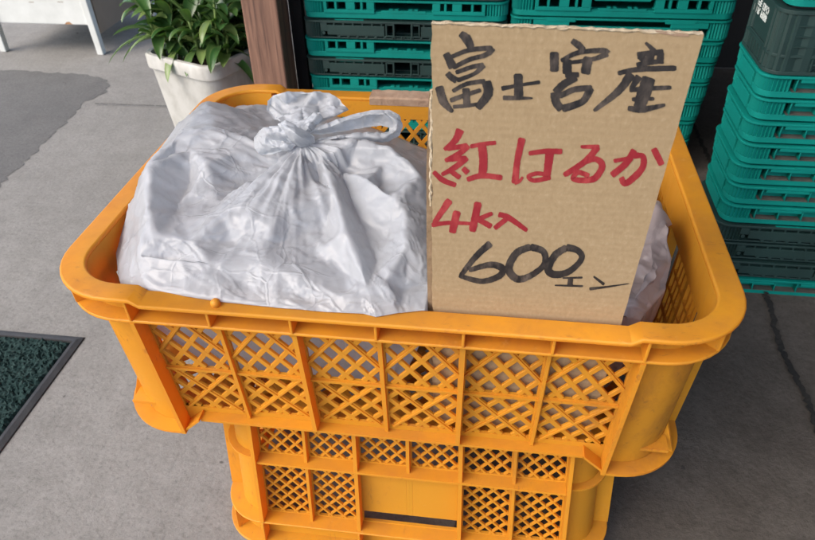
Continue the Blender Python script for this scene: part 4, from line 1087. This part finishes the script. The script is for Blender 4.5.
for (dx, dy, dz_, ln) in ((-.9, -.35, .55, .15), (-.8, -.1, .35, .13), (-1, .1, .7, .12), (-.6, -.6, .8, .10)):
    leaf((-.05, -.02, .035), (dx, dy, dz_), ln, .018, 1.5, .2, (.35, .5))
me = bpy.data.meshes.new('foliage'); me.from_pydata(lv, [], lf); me.materials.append(LEAF); me.shade_smooth()
at_ = me.attributes.new('tint', 'FLOAT', 'POINT'); at_.data.foreach_set('value', tint)
fo = bpy.data.objects.new('foliage', me); COL.objects.link(fo); fo.parent = plant
stems.build('stem', STEM, plant, smooth=True)
tag(plant, 'glossy green plant with lance shaped leaves growing in the white planter', 'plant')

cab = empty('cabinet', (-1.16, 1.55, 0))
mb = MB(); mb.box(-.134, .142, -.172, .17, .078, .40); mb.build('body', WHITEM, cab, bevel=.003)
mb = MB(); mb.box(.1422, .147, -.150, .19, .050, .40); mb.build('side_board', BEIGE, cab)
for sx, sy in ((-1, -1), (1, -1), (-1, 1), (1, 1)):
    mb = MB(); x = sx*.132; y = -.17 if sy < 0 else .165; s_ = .011
    q = [(x - s_*.8 + sx*.012, y - s_*.8, 0), (x + s_*.8 + sx*.012, y - s_*.8, 0), (x + s_*.8 + sx*.012, y + s_*.8, 0), (x - s_*.8 + sx*.012, y + s_*.8, 0),
         (x - s_, y - s_ - .004, .40), (x + s_, y - s_ - .004, .40), (x + s_, y + s_, .40), (x - s_, y + s_, .40)]
    mb.add(q, [(0,3,2,1),(4,5,6,7),(0,1,5,4),(1,2,6,5),(2,3,7,6),(3,0,4,7)]); mb.build('leg', WHITEM, cab, bevel=.002)
mb = MB(); mb.add([(.062, -.1722, .0795), (.070, -.1722, .0855), (.078, -.1722, .0865), (.086, -.1722, .0795)], [(0, 1, 2, 3)]); mb.build('rust_spot', RUST, cab, fix=False)
mb = MB(); mb.box(-.02, -.006, -.1724, -.172, .135, .1365); mb.box(.062, .078, -.1724, -.172, .137, .1385); mb.build('screw_slot', BEIGE, cab)
tag(cab, 'white enamelled cabinet on short splayed legs at the back left', 'cabinet')

matt = empty('door_mat', (-.80, -.02, .0))
mx0, mx1, my0, my1 = -.30, .315, -.40, .318
RUB = simple('black_rubber', (.022, .022, .024), (.035, .035, .036), .6, 30, 200, .2)
PILE = simple('dark_green_pile', (.011, .026, .025), (.028, .050, .047), .95, 130, None, detail=4, spec=.1)
mb = MB(); bw = .012
A_ = [(mx0, my0), (mx1, my0), (mx1, my1), (mx0, my1)]
def off_(o): return [(mx0 + o, my0 + o), (mx1 - o, my0 + o), (mx1 - o, my1 - o), (mx0 + o, my1 - o)]
rr = [[(*a, .0003) for a in off_(0)], [(*a, .002) for a in off_(.001)], [(*a, .0045) for a in off_(bw - .004)], [(*a, .0045) for a in off_(bw)], [(*a, .001) for a in off_(bw + .001)]]
mb.add(sum(rr, []), [(i*4 + k, i*4 + (k+1) % 4, (i+1)*4 + (k+1) % 4, (i+1)*4 + k) for i in range(4) for k in range(4)]); mb.build('rubber_border', RUB, matt, fix=False)
gx, gy = np.arange(mx0 + bw, mx1 - bw + 1e-6, .0023), np.arange(my0 + bw, my1 - bw + 1e-6, .0023)
rg = np.random.default_rng(2); Z = rg.normal(size=(len(gx), len(gy)))
Z2 = np.kron(rg.normal(size=(len(gx)//3 + 1, len(gy)//3 + 1)), np.ones((3, 3)))[:len(gx), :len(gy)]
for _ in range(2): Z2 = (Z2 + np.roll(Z2, 1, 0) + np.roll(Z2, -1, 0) + np.roll(Z2, 1, 1) + np.roll(Z2, -1, 1))/5
Z = .0050 + .0013*Z + .0013*Z2
Z[0] = Z[-1] = .0015; Z[:, 0] = Z[:, -1] = .0015
V = [(gx[i] + rg.uniform(-.0007, .0007), gy[k] + rg.uniform(-.0007, .0007), max(.001, Z[i, k])) for i in range(len(gx)) for k in range(len(gy))]; m_ = len(gy)
mb = MB(); mb.v = V; mb.f = [(i*m_ + k, (i+1)*m_ + k, (i+1)*m_ + k + 1, i*m_ + k + 1) for i in range(len(gx)-1) for k in range(m_-1)]
mb.build('pile', PILE, matt, fix=False)
tag(matt, 'dark green looped door mat with a black rubber border on the floor', 'mat')
